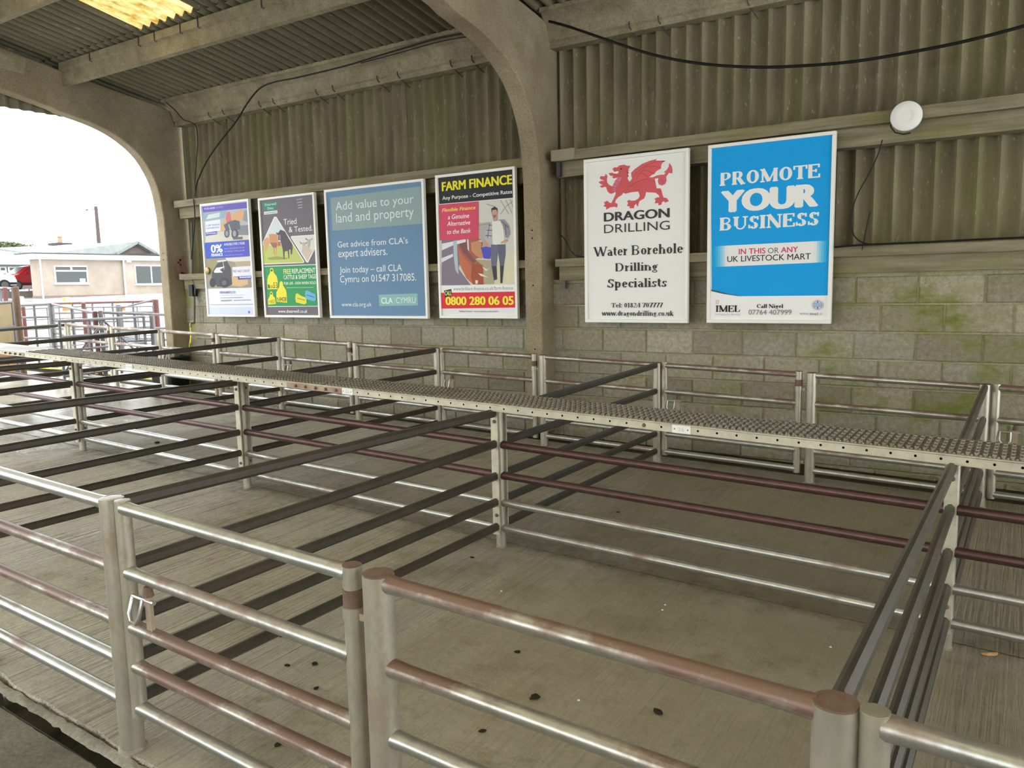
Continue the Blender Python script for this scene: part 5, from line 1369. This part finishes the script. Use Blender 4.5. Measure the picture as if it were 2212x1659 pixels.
# pipe, tap and yellow hose on the gable column
c = on_y(419, 700, 6.98)
pp = empty('water_pipe', (c.x, 7.02, c.z)); tag(pp, 'dark water pipe with elbow beside the gable column', 'pipe')
pl_ = [Vector((on_y(u, v, 7.2).x - c.x, on_y(u, v, 7.2).y - 7.02, on_y(u, v, 7.2).z - c.z)) for u, v in ((414, 480), (415, 540), (415, 600), (422, 622), (420, 640), (420, 698))]
MB().tube(pl_, 0.014, 8).build('pipe', M['pipe'], pp, True)
MB().box(pl_[3].x - 0.1, pl_[3].x - 0.02, 0.14, 0.22, pl_[3].z - 0.12, pl_[3].z + 0.05).build('bracket_box', M['black'], pp)
MB().tube([pl_[-1], pl_[-1] + Vector((0.02, -0.08, 0.0)), pl_[-1] + Vector((0.03, -0.09, -0.05))], 0.014, 8).build('tap', M['brass'], pp, True)
MB().bar(pl_[-1] + Vector((-0.03, -0.05, 0.03)), pl_[-1] + Vector((0.06, -0.05, 0.03)), 0.012, 0.01).build('tap_lever', M['brass'], pp)
t0 = Vector((c.x, 7.02, c.z)) + pl_[-1] + Vector((0.03, -0.09, -0.06))
hose = [t0, t0 + Vector((0.04, -0.03, -0.12)), t0 + Vector((0.03, -0.06, -0.28)), on_floor(405, 806) + Vector((0, 0, 0.2)), on_floor(384, 824) + Vector((0, 0, 0.016))]
hose += [on_floor(u, v) + Vector((0, 0, 0.016)) for u, v in ((330, 822), (250, 812), (180, 806), (140, 800), (90, 797), (30, 793), (-40, 790))]
cable('garden_hose', hose, 0.013, 'yellow hose hanging from the tap and trailing across the wet floor', 'hose', 'yellow')
c = on_y(455, 592, 7.1)
bt = MB().lathe((0, 0, 0), [(0.03, -0.04), (0.05, -0.03), (0.05, 0.03), (0.02, 0.04)], 'y', 10).build('stop_valve', M['brass'], None, True); bt.location = (c.x - 0.02, 7.085, 2.055)
tag(bt, 'small brass valve on the lower rail left of the leftmost poster', 'valve')
# black trough by the gable column
c = on_floor(412, 826)
tr = empty('rubber_trough', (c.x, 6.93, floor_z(c.x, 6.93))); tag(tr, 'black rubber trough standing at the foot of the gable column', 'trough')
b = MB(); rings = [(0.26, 0.17, 0.0), (0.30, 0.19, 0.36), (0.32, 0.20, 0.42), (0.30, 0.185, 0.44), (0.28, 0.17, 0.40), (0.25, 0.15, 0.05)]
for rx, ry, h in rings:
    for k in range(20):
        a = 2 * math.pi * k / 20; ca, sa = math.cos(a), math.sin(a)
        b.v.append((rx * math.copysign(abs(ca) ** 0.45, ca), ry * math.copysign(abs(sa) ** 0.45, sa), h))
for i in range(len(rings) - 1):
    for k in range(20): b.f.append((i * 20 + k, i * 20 + (k + 1) % 20, (i + 1) * 20 + (k + 1) % 20, (i + 1) * 20 + k))
b.f.append(tuple(range(20))); b.f.append(tuple(100 + k for k in range(20)))
b.build('tub', M['black'], tr, True)

# ================================================================== LITTER ON THE FLOOR
def pellet(seed, s):
    r = random.Random(seed); b = MB(); rings = []
    for i, (rr, h) in enumerate(((0.5, 0.0), (1.0, 0.25), (0.95, 0.6), (0.45, 0.85))):
        for k in range(8):
            a = 2 * math.pi * k / 8; q = rr * s * (1 + r.uniform(-.25, .25)); b.v.append((q * math.cos(a) * 1.5, q * math.sin(a), h * s * 0.8))
    for i in range(3):
        for k in range(8): b.f.append((i * 8 + k, i * 8 + (k + 1) % 8, (i + 1) * 8 + (k + 1) % 8, (i + 1) * 8 + k))
    b.f.append(tuple(range(8))); b.f.append(tuple(24 + k for k in range(8)))
    return b.mesh('dropping', M['dropping'], True)
pm = [pellet(i, 1.0) for i in range(3)]
for i, (u, v, s, w_) in enumerate(((1020, 1205, .010, 'beside the foot of the centre walkway post'), (1155, 1508, .017, 'the larger one below the rusty top rail of the near right panel'), (1422, 1540, .016, 'right of the bottom middle, alone in the near right pen'),
        (1118, 1409, .010, 'just above the second rail of the near right panel'), (680, 1435, .012, 'seen through the near gate, rightmost of a loose cluster'), (620, 1438, .010, 'seen through the near gate, left of the cluster'), (683, 1488, .009, 'seen through the near gate, lowest of the cluster'),
        (607, 1375, .009, 'seen through the near gate, highest of the cluster'), (1043, 1580, .011, 'near the bottom middle under the third rail'), (339, 957, .022, 'on the wet patch at left, biggest of all'), (1335, 1107, .010, 'far one behind the long maroon rails'), (600, 1610, .012, 'at the bottom edge under the near gate'))):
    o = link('dropping', pm[i % 3]); o.location = on_floor(u, v, 0.001); o.scale = (s, s, s); o.rotation_euler = (0, 0, i * 1.3)
    tag(o, 'small dark dropping ' + w_, 'dropping', 'droppings on the pen floor')
lf = MB(); n = 10
for k in range(n):
    a = 2 * math.pi * k / n; lf.v.append((0.035 * math.cos(a) * (1 + .25 * math.sin(3 * a)), 0.018 * math.sin(a) * (1 + .2 * math.cos(2 * a)), 0.004 + 0.004 * math.cos(2 * a)))
lf.v.append((0, 0, 0.01)); lf.f = [(k, (k + 1) % n, n) for k in range(n)]
for k in range(n): v = lf.v[k]; lf.v.append((v[0], v[1], 0.001))
lf.f += [(k, n + 1 + k, n + 1 + (k + 1) % n, (k + 1) % n) for k in range(n)]
o = lf.build('dead_leaf', M['leaf']); o.location = on_floor(2139, 1414, 0.002); o.rotation_euler = (0, 0, 0.6)
tag(o, 'single orange dead leaf on the floor at the right edge', 'leaf')
for u, v, w_ in ((1437, 1307, 'upper of a close pair mid right'), (1431, 1318, 'lower of a close pair mid right'), (1083, 1277, 'right of the centre walkway post foot'), (1250, 1513, 'under the second rail of the near right panel'), (1794, 1398, 'beside the end-on right partition')):
    sp_ = MB().lathe((0, 0, 0), [(0.006, 0.0), (0.005, 0.003), (0.002, 0.004)], 'z', 7).build('white_chip', M['white']); sp_.location = on_floor(u, v, 0.0)
    tag(sp_, 'tiny white chip on the pen floor ' + w_, 'chip', 'white chips on the floor')

# ================================================================== YARD BEYOND THE GABLE
def ground(p): return Vector((p.x, p.y, floor_z(p.x, p.y)))
def yard_hurdle(a, b, da, db, label, mat='greysteel', nr=6, nv=2, r=0.02, brace=False, top_mat=None):
    """a hurdle or gate whose top rail runs between two sight lines at the given distances"""
    A, B = at_dist(*a, da), at_dist(*b, db); ga, gb = ground(A), ground(B)
    root = empty('yard_hurdle', ga); tag(root, label, 'hurdle', 'hurdles in the yard')
    ha, hb = A.z - ga.z, B.z - gb.z
    for i in range(nr):
        f = 1 - 0.85 * (i / (nr - 1)) ** 0.9
        MB().tube([(0, 0, ha * f), (B - ga) - Vector((0, 0, hb * (1 - f)))], r if i else r * 1.15, 8).build('rail', M[top_mat if (top_mat and i == 0) else mat], root, True)
    for i in range(nv + 2):
        t = i / (nv + 1); p = (gb - ga) * t; h = ha + (hb - ha) * t
        MB().tube([p + Vector((0, 0, 0.06)), p + Vector((0, 0, h + 0.01))], r * 1.1, 8).build('upright', M[mat], root, True)
    if brace:
        MB().tube([Vector((0, 0, ha * 0.2)), (gb - ga) * 0.5 + Vector((0, 0, ha * 0.95))], r * 0.9, 6).build('brace', M[mat], root, True)
        MB().tube([(gb - ga) * 0.5 + Vector((0, 0, ha * 0.95)), (gb - ga) + Vector((0, 0, hb * 0.2))], r * 0.9, 6).build('brace', M[mat], root, True)
def yard_post(px, py, d, r, label, mat, extra=0.0):
    A = at_dist(px, py, d); g = ground(A); h = A.z - g.z + extra
    root = empty('yard_post', g); tag(root, label, 'post', 'posts in the yard')
    MB().tube([(0, 0, -0.05), (0, 0, h)], r, 12).build('shaft', M[mat], root, True)
    MB().lathe((0, 0, h), [(r, 0), (r * 0.9, 0.01), (r * 0.4, 0.015)], 'z', 12).build('cap', M['rustcap'], root, True)
    MB().lathe((0, 0, 0), [(r * 1.6, -0.02), (r * 1.5, 0.01), (r * 1.02, 0.02)], 'z', 12).build('base_collar', M['kerb'], root, True)
yard_hurdle((38, 660), (108, 657), 16.5, 16, 'grey hurdle in the yard between brown post and grey post', nr=6, nv=1)
yard_hurdle((111, 657), (203, 675), 16, 14, 'grey hurdle slanting down to the red post in the yard', nr=5, nv=1)
yard_hurdle((219, 675), (358, 680), 14, 14.5, 'grey hurdle just left of the gable column', nr=5, nv=3)
yard_hurdle((114, 656), (332, 651), 21, 19, 'long far yard rail with red-painted top', nr=5, nv=4, top_mat='redsteel')
yard_hurdle((128, 694), (310, 684), 13.3, 14.2, 'near grey yard gate with slanted braces, in front of the red posts', nr=5, nv=2, brace=True)
yard_hurdle((186, 664), (330, 662), 17.5, 18, 'thin-railed hurdle between the two thick red yard posts', mat='greysteel', nr=5, nv=3, r=0.011)
yard_hurdle((48, 668), (178, 662), 18.5, 18.5, 'thin-railed hurdle behind the grey hurdles at left in the yard', mat='greysteel', nr=5, nv=4, r=0.010)
yard_hurdle((0, 622), (26, 623), 24, 23, 'pale hurdle end at the left edge below the red car', nr=4, nv=0, r=0.025)
yard_hurdle((262, 665), (331, 648), 19.5, 18.6, 'slanting grey rail propped up to the tall red post', nr=2, nv=0, r=0.018)
yard_post(109.5, 656, 16, 0.05, 'square-set grey yard post at the meeting of two hurdles', 'greysteel')
yard_post(205, 674, 14, 0.036, 'short red yard post with rusty top left of centre of the arch', 'redsteel')
yard_post(217, 673, 14, 0.036, 'thin grey yard post next to the short red post', 'greysteel')
yard_post(180, 655, 18.5, 0.042, 'red-brown yard post behind the slanting hurdle', 'redsteel')
yard_post(336, 648, 18.2, 0.055, 'tall thick red yard post nearest the gable column', 'redsteel')
yard_post(255, 660, 18.0, 0.05, 'grey yard post with a bent top beside the rightmost bollard', 'greysteel')
yard_post(328, 683, 14.2, 0.042, 'grey yard gate post with latch just left of the gable column', 'greysteel')
yard_post(50, 664, 17.5, 0.034, 'dark red yard post beside the thick brown post', 'redsteel')
yard_post(33, 621, 15.0, 0.05, 'thick rusty brown post rising above the others at far left', 'brownpost')
yard_post(10, 622, 23, 0.05, 'slim dark red post at the left edge below the red car', 'redsteel')
# sheeted gate at the left edge
A = at_dist(-25, 656, 14.6); B = at_dist(25, 656, 14.9); ga, gb = ground(A), ground(B)
root = empty('sheeted_gate', ga); tag(root, 'sheeted yard gate at the left edge, ochre above rusty orange', 'gate')
D = gb - ga; H = A.z - ga.z
for f in (0.06, 0.36, 0.68, 1.0): MB().tube([Vector((0, 0, H * f)), D + Vector((0, 0, H * f))], 0.022, 8).build('rail', M['greysteel'], root, True)
for t in (0, 1): MB().tube([D * t + Vector((0, 0, 0.03)), D * t + Vector((0, 0, H))], 0.024, 8).build('upright', M['greysteel'], root, True)
for (z0, z1, m) in ((0.38, 0.98, 'ochre'), (0.08, 0.34, 'orange')):
    q = D.normalized(); nn = Vector((-q.y, q.x, 0)) * 0.01
    vs = [D * 0.03 + Vector((0, 0, H * z0)), D * .97 + Vector((0, 0, H * z0)), D * .97 + Vector((0, 0, H * z1)), D * .03 + Vector((0, 0, H * z1))]
    MB().add([v + nn for v in vs] + [v - nn for v in vs], [(0, 1, 2, 3), (7, 6, 5, 4), (0, 4, 5, 1), (1, 5, 6, 2), (2, 6, 7, 3), (3, 7, 4, 0)]).build('sheet', M[m], root)
MB().tube([Vector((0, 0, H * .36)), D + Vector((0, 0, H * 0.06))], 0.016, 6).build('brace', M['greysteel'], root, True)
# bollards
for (px, py, lab) in ((41, 640, 'peeling yellow and white bollard behind the thick brown post'), (143, 642, 'peeling yellow and white bollard below the office window'), (259, 645, 'peeling yellow and white bollard below the right-hand office window')):
    A = at_dist(px, py, 24.0); g = ground(A); h = A.z - g.z
    root = empty('bollard', g); tag(root, lab, 'bollard', 'yellow and white bollards in the yard')
    MB().lathe((0, 0, 0), [(0.11, -0.05), (0.11, h - 0.03), (0.09, h - 0.005), (0.03, h)], 'z', 14).build('shaft', M['bollard'], root, True)
    MB().lathe((0, 0, h * 0.62), [(0.112, 0.0), (0.114, 0.005), (0.114, 0.09), (0.112, 0.095)], 'z', 14).build('rust_band', M['orange'], root, True)

# ---- office bungalow across the yard
XB = -44.3
def bq(px, py): return on_x(px, py, XB)
zb = 1.60; z_f0, z_f1 = 3.66, 3.93
y0b, y1b = bq(90, 640).y, 33.0
bun = empty('office_bungalow', (XB, y0b, zb)); tag(bun, 'low rendered office bungalow with white fascia across the yard', 'building')
def bb(name, mat, x0, x1, y0, y1, z0, z1, parent=None):
    return MB().box(x0 - XB, x1 - XB, y0 - y0b, y1 - y0b, z0 - zb, z1 - zb).build(name, M[mat], parent or bun)
bb('wall', 'stucco', XB - 0.9, XB, y0b, y1b, zb - 0.6, z_f0 + 0.02)
bb('plinth', 'plinth', XB - 0.92, XB + 0.03, y0b - 0.03, y1b, zb - 0.6, zb + 0.10)
bb('fascia', 'bwhite', XB - 1.5, XB + 0.35, y0b - 0.45, y1b, z_f0, z_f1)
bb('gutter', 'darktrim', XB - 1.5, XB + 0.40, y0b - 0.48, y1b, z_f1, z_f1 + 0.06)
yj = bq(266, 600).y
bb('wall_return', 'stucco', XB, XB + 0.12, yj, y1b, zb - 0.6, z_f0 + 0.02)
bb('downpipe', 'bwhite', XB + 0.12, XB + 0.18, yj - 0.03, yj + 0.04, zb - 0.05, z_f0)
bb('downpipe', 'bwhite', XB + 0.02, XB + 0.08, y0b + 0.02, y0b + 0.09, zb - 0.05, z_f0)
def window(xp, ya, yb, za, zb_, mull, transom):
    w = bb('window', 'bwhite', xp, xp + 0.05, ya, yb, za, zb_)
    fw = 0.07
    ys = [ya] + mull + [yb]
    for i in range(len(ys) - 1):
        if transom:
            bb('pane', 'glass', xp + 0.03, xp + 0.06, ys[i] + fw, ys[i + 1] - fw * .6, transom + 0.05, zb_ - fw, None).parent = w
            continue
        bb('pane', 'glass', xp + 0.03, xp + 0.06, ys[i] + fw * .6, ys[i + 1] - fw * .6, za + fw, zb_ - fw, None).parent = w
    if transom: bb('pane', 'glass', xp + 0.03, xp + 0.06, ya + fw, yb - fw, za + fw, transom - 0.03, None).parent = w
    bb('sill', 'bwhite', xp, xp + 0.12, ya - 0.06, yb + 0.06, za - 0.05, za, None).parent = w
    return w
a, d = bq(119, 613), bq(187, 574)
window(XB, a.y, d.y, a.z, d.z, [(a.y + d.y) / 2], d.z - 0.30)
a, d = bq(291, 615), bq(352, 573)
window(XB + 0.12, a.y, a.y + 2.1, a.z, d.z, [a.y + 1.02], None)
c = bq(266, 565); bb('floodlight', 'bwhite', XB + 0.12, XB + 0.3, c.y + .12, c.y + 0.32, c.z - 0.05, c.z + 0.08)
c = bq(176, 605); bb('notice', 'bwhite', XB + 0.065, XB + 0.07, c.y - .12, c.y + 0.18, c.z - 0.1, c.z + 0.08)
c = bq(339, 552); bb('hanging_sign', 'bwhite', XB + 0.45, XB + 0.5, c.y - 0.12, c.y + 0.25, c.z - 0.25, c.z + 0.42)
bb('sign_stripe', 'redcar', XB + 0.5, XB + 0.505, c.y - 0.12, c.y + 0.25, c.z - 0.25, c.z - 0.1)
# pitched roof behind with gable towards the yard
xg = XB - 2.0
apex, gl_, gr_ = on_x(292, 524, xg), on_x(245, 549, xg), on_x(330, 547, xg)
bm_ = MB(); o = Vector((XB, y0b, zb))
bm_.add([v - o for v in (gl_, gr_, apex)] + [v - o + Vector((-0.2, 0, 0)) for v in (gl_, gr_, apex)], [(0, 1, 2), (5, 4, 3), (0, 3, 4, 1), (1, 4, 5, 2), (2, 5, 3, 0)]).build('gable_wall', M['stucco2'], bun)
lf_, lr_ = on_x(95, 549, xg), on_x(108, 541, xg - 6)
ridge_l = Vector((xg - 10.0, apex.y - 1.0, apex.z + 0.1))
eave_l = Vector((xg - 0.2, lf_.y, lf_.z))
for nm, pts in (('roof_slope', (apex + Vector((0.3, 0, .06)), gl_ + Vector((0.3, -0.3, -0.02)), eave_l, Vector((xg - 9, lf_.y + 1.5, apex.z - 0.05)))), ('roof_slope', (apex + Vector((0.3, 0, .06)), gr_ + Vector((0.3, .3, -0.02)), gr_ + Vector((-9, 0.3, 0)), Vector((xg - 9, lf_.y + 1.5, apex.z - 0.05))))):
    MB().add([v - o for v in pts] + [v - o - Vector((0, 0, 0.12)) for v in pts], [(0, 1, 2, 3), (7, 6, 5, 4), (0, 4, 5, 1), (1, 5, 6, 2), (2, 6, 7, 3), (3, 7, 4, 0)]).build(nm, M['slate'], bun)
for e1, e2 in ((gl_, apex), (apex, gr_)):
    MB().bar(e1 - o + Vector((0.32, 0, 0)), e2 - o + Vector((0.32, 0, 0.02)), 0.05, 0.16).build('bargeboard', M['slate'], bun)
c = on_x(130, 528, xg - 5); ch = bb('chimney', 'bwhite', c.x - .4, c.x + .4, c.y - 0.35, c.y + 0.35, c.z - 1.2, c.z - 0.05)
bb('chimney_cap', 'darktrim', c.x - .5, c.x + .5, c.y - 0.5, c.y + 0.5, c.z - 0.05, c.z + 0.08)
MB().lathe((c.x - XB, c.y - y0b, c.z + 0.08 - zb), [(0.14, 0), (0.12, 0.35), (0.15, 0.36), (0.15, 0.42)], 'z', 10).build('chimney_pot', M['ochre'], bun, True)

# ---- terrace with parked cars, brown building behind
XT = -47.0
tz = on_x(45, 627, -50).z
tl = on_x(-60, 640, XT).y; trr = on_x(76, 640, XT).y
t = MB().box(-70, XT, tl - 6, trr + 0.5, 0, tz).build('parking_terrace', M['stucco2']); tag(t, 'raised parking ground beside the bungalow holding the cars', 'terrace')
def car(px, xc, mat, label, flip=1):
    c = on_x(px, 626, xc)
    root = empty('parked_car', (xc, c.y, tz)); tag(root, label, 'car')
    prof = [(-1.95, 0.28), (-2.0, 0.55), (-1.9, 0.78), (-1.2, 0.98), (-0.55, 1.42), (-0.1, 1.52), (1.0, 1.52), (1.6, 1.25), (1.95, 0.95), (2.0, 0.4), (1.9, 0.28)]
    b = MB(); n = len(prof)
    for xx, s in ((0.82, 0.93), (0.70, 1.0), (-0.70, 1.0), (-0.82, 0.93)):
        for (yy, zz) in prof: b.v.append((xx * (0.86 if zz > 1.2 else 1), yy * s, 0.28 + (zz - 0.28) * (0.96 if s < 1 else 1)))
    for i in range(3):
        for k in range(n): b.f.append((i * n + k, i * n + (k + 1) % n, (i + 1) * n + (k + 1) % n, (i + 1) * n + k))
    b.f += [tuple(range(n)), tuple(3 * n + k for k in range(n))]
    b.build('body', M[mat], root, True)
    for wy in (-1.25, 1.25):
        for sx_ in (0.74, -0.74):
            w_ = MB().lathe((sx_, wy, 0.31), [(0.29, 0.13), (0.31, 0.1), (0.31, -0.1), (0.29, -0.13)], 'x', 18).build('wheel', M['tyre'], root, True)
            MB().disc((sx_ + (0.135 if sx_ > 0 else -0.135), wy, 0.31), 0.2, 'x', 14).build('hub_cap', M['greysteel'], w_, fix=False)
    for ya, yb_ in ((-0.85, 0.02), (0.1, 1.05)):
        x1 = 0.735
        MB().add([(x1 + 0.05, ya, 0.98), (x1 + .05, yb_, 0.98), (x1 - .012, yb_ - (0.1 if yb_ > 1 else 0), 1.4), (x1 - .012, ya + (0.42 if ya < 0 else 0), 1.4)], [(0, 1, 2, 3)]).build('side_window', M['glass'], root, fix=False)
    MB().add([(0.62, -1.2, 1.0), (-0.62, -1.2, 1.0), (-0.56, -0.58, 1.43), (0.56, -0.58, 1.43)], [(0, 1, 2, 3)]).build('windscreen', M['glass'], root, fix=False)
    MB().lathe((0.62, -1.78, 0.72), [(0.16, -0.05), (0.14, 0.1), (0.05, 0.14)], 'x', 10).build('headlamp', M['white'], root, True)
    MB().box(0.80, 0.95, -0.75, -0.6, 0.98, 1.12).build('wing_mirror', M[mat], root)
    MB().bar((0.84, -1.9, 0.4), (0.84, 1.9, 0.4), 0.03, 0.12).build('sill_trim', M['tyre'], root)
    return root
car(70, -52.0, 'redcar', 'red hatchback parked at the left beside the bungalow')
wc = car(-56, -50.0, 'whitecar', 'white car nose at the left edge in front of the red car')
wc.scale = (1, -1, 1)
XN = -62.0
nb = on_x(90, 640, XN)
bld = empty('brown_building', (XN, nb.y, tz)); tag(bld, 'long brown building with pale green roof behind the red car', 'building')
e0 = on_x(40, 571, XN).z; r0 = on_x(40, 537, XN - 5).z
def nbx(name, mat, x0, x1, y0, y1, z0, z1, parent=None):
    return MB().box(x0 - XN, x1 - XN, y0 - nb.y, y1 - nb.y, z0 - tz, z1 - tz).build(name, M[mat], parent or bld)
nbx('wall', 'stucco2', XN - 8, XN, nb.y - 14, nb.y + 3, tz - 0.5, e0)
on_ = Vector((XN, nb.y, tz))
pts = [Vector((XN + 0.5, nb.y - 14, e0 - 0.05)), Vector((XN + 0.5, nb.y + 3, e0 - 0.05)), Vector((XN - 5, nb.y + 3, r0)), Vector((XN - 5, nb.y - 14, r0))]
MB().add([v - on_ for v in pts] + [v - on_ - Vector((0, 0, .15)) for v in pts], [(0, 1, 2, 3), (7, 6, 5, 4), (0, 4, 5, 1), (1, 5, 6, 2), (2, 6, 7, 3), (3, 7, 4, 0)]).build('roof', M['greenroof'], bld)
nbx('gutter', 'darktrim', XN + 0.45, XN + 0.6, nb.y - 14, nb.y + 3, e0 - 0.16, e0 - 0.04)
for (pa_, pb_) in ((17, 54), (-18, 13)):
    A, B = on_x(pa_, 587, XN), on_x(pb_, 576, XN)
    w_ = nbx('window', 'bwhite', XN, XN + 0.06, A.y, B.y, A.z, B.z)
    mid = (A.y + B.y) / 2
    nbx('pane', 'glass', XN + 0.03, XN + 0.08, A.y + 0.12, mid - 0.1, A.z + 0.1, B.z - 0.1).parent = w_
    nbx('pane', 'glass', XN + 0.03, XN + 0.08, mid + 0.1, B.y - 0.12, A.z + 0.1, B.z - 0.1).parent = w_
    nbx('sill', 'bwhite', XN, XN + 0.2, A.y - .15, B.y + .15, A.z - 0.12, A.z).parent = w_
# low block wall pieces in front of the terrace
for (ua, ub, va, vb, lab) in ((57, 76, 628, 641, 'dark low wall with white coping at the bungalow corner'), (25, 56, 629, 641, 'low grey block wall under the red car')):
    A, B = on_x(ua, vb, -46.6), on_x(ub, va, -46.6)
    root = empty('low_wall', (-46.6, A.y, A.z)); tag(root, lab, 'wall', 'low walls by the parking')
    MB().box(0, 0.3, 0, B.y - A.y, -0.4, B.z - A.z).build('wall_body', M['stucco2'], root)
    MB().box(-0.05, 0.35, -0.03, B.y - A.y + 0.03, B.z - A.z, B.z - A.z + 0.09).build('coping', M['bwhite'], root)
# telegraph pole
A = on_x(207, 446, -75); B = on_x(215, 531, -75)
root = empty('telegraph_pole', (A.x, A.y, B.z - 3)); tag(root, 'bare telegraph pole standing behind the bungalow roof', 'pole')
MB().tube([(0, 0, 0), (0, 0, A.z - B.z + 3)], [0.22, 0.15], 10).build('shaft', M['polew'], root, True)
MB().bar((0, -0.3, A.z - B.z + 2.75), (0, 0.15, A.z - B.z + 2.75), 0.08, 0.06).build('bracket', M['polew'], root)
MB().lathe((0, -0.9, A.z - B.z + 2.55), [(0.08, 0), (0.12, 0.08), (0.04, 0.14)], 'z', 8).build('insulator', M['polew'], root, True)
# trees beyond
def tree(px, py, xp, h, spread, label, leaves):
    top = on_x(px, py, xp); z0 = 1.5; rr = random.Random(px)
    root = empty('background_tree', (xp, top.y, z0)); tag(root, label, 'tree', 'trees beyond the buildings')
    H = top.z - z0
    MB().tube([(0, 0, 0), (0, 0.1, H * .5), (0, 0.0, H * .8)], [0.25, 0.18, 0.08], 8).build('trunk', M['bark'], root, True)
    tw = MB()
    for i in range(22):
        a = rr.uniform(0, 6.28); s = rr.uniform(.5, 1) * spread; zz = H * rr.uniform(.45, .8)
        tw.tube([(0, 0, zz), (s * .5 * math.cos(a), s * .5 * math.sin(a), zz + H * .12), (s * math.cos(a), s * math.sin(a), min(H, zz + H * rr.uniform(.15, .3)))], [0.07, 0.04, 0.015], 5)
    tw.build('branches', M['bark'], root, True)
    if leaves:
        g = MB()
        for i in range(leaves):
            a, e = rr.uniform(0, 6.28), rr.uniform(-.9, 1.0); q = spread * rr.uniform(.45, 1.0)
            c = Vector((q * math.cos(a) * math.cos(e), q * math.sin(a) * math.cos(e), H * .78 + H * .22 * math.sin(e)))
            d1 = Vector((rr.uniform(-1, 1), rr.uniform(-1, 1), rr.uniform(-1, 1))).normalized() * 0.16; d2 = d1.orthogonal().normalized() * 0.1
            g.add([c - d1, c + d2, c + d1, c - d2], [(0, 1, 2, 3)])
        tag(g.build('foliage', M['leafm'], root, fix=False), kind='stuff')
tree(8, 520, -85, 8, 2.2, 'leafy grey-green tree behind the brown building roof at far left', 1500)
tree(36, 526, -85, 7, 1.6, 'thin-leaved tree between the leafy tree and the bare one', 380)
tree(58, 524, -85, 7, 1.2, 'nearly bare tree left of the bungalow chimney', 60)
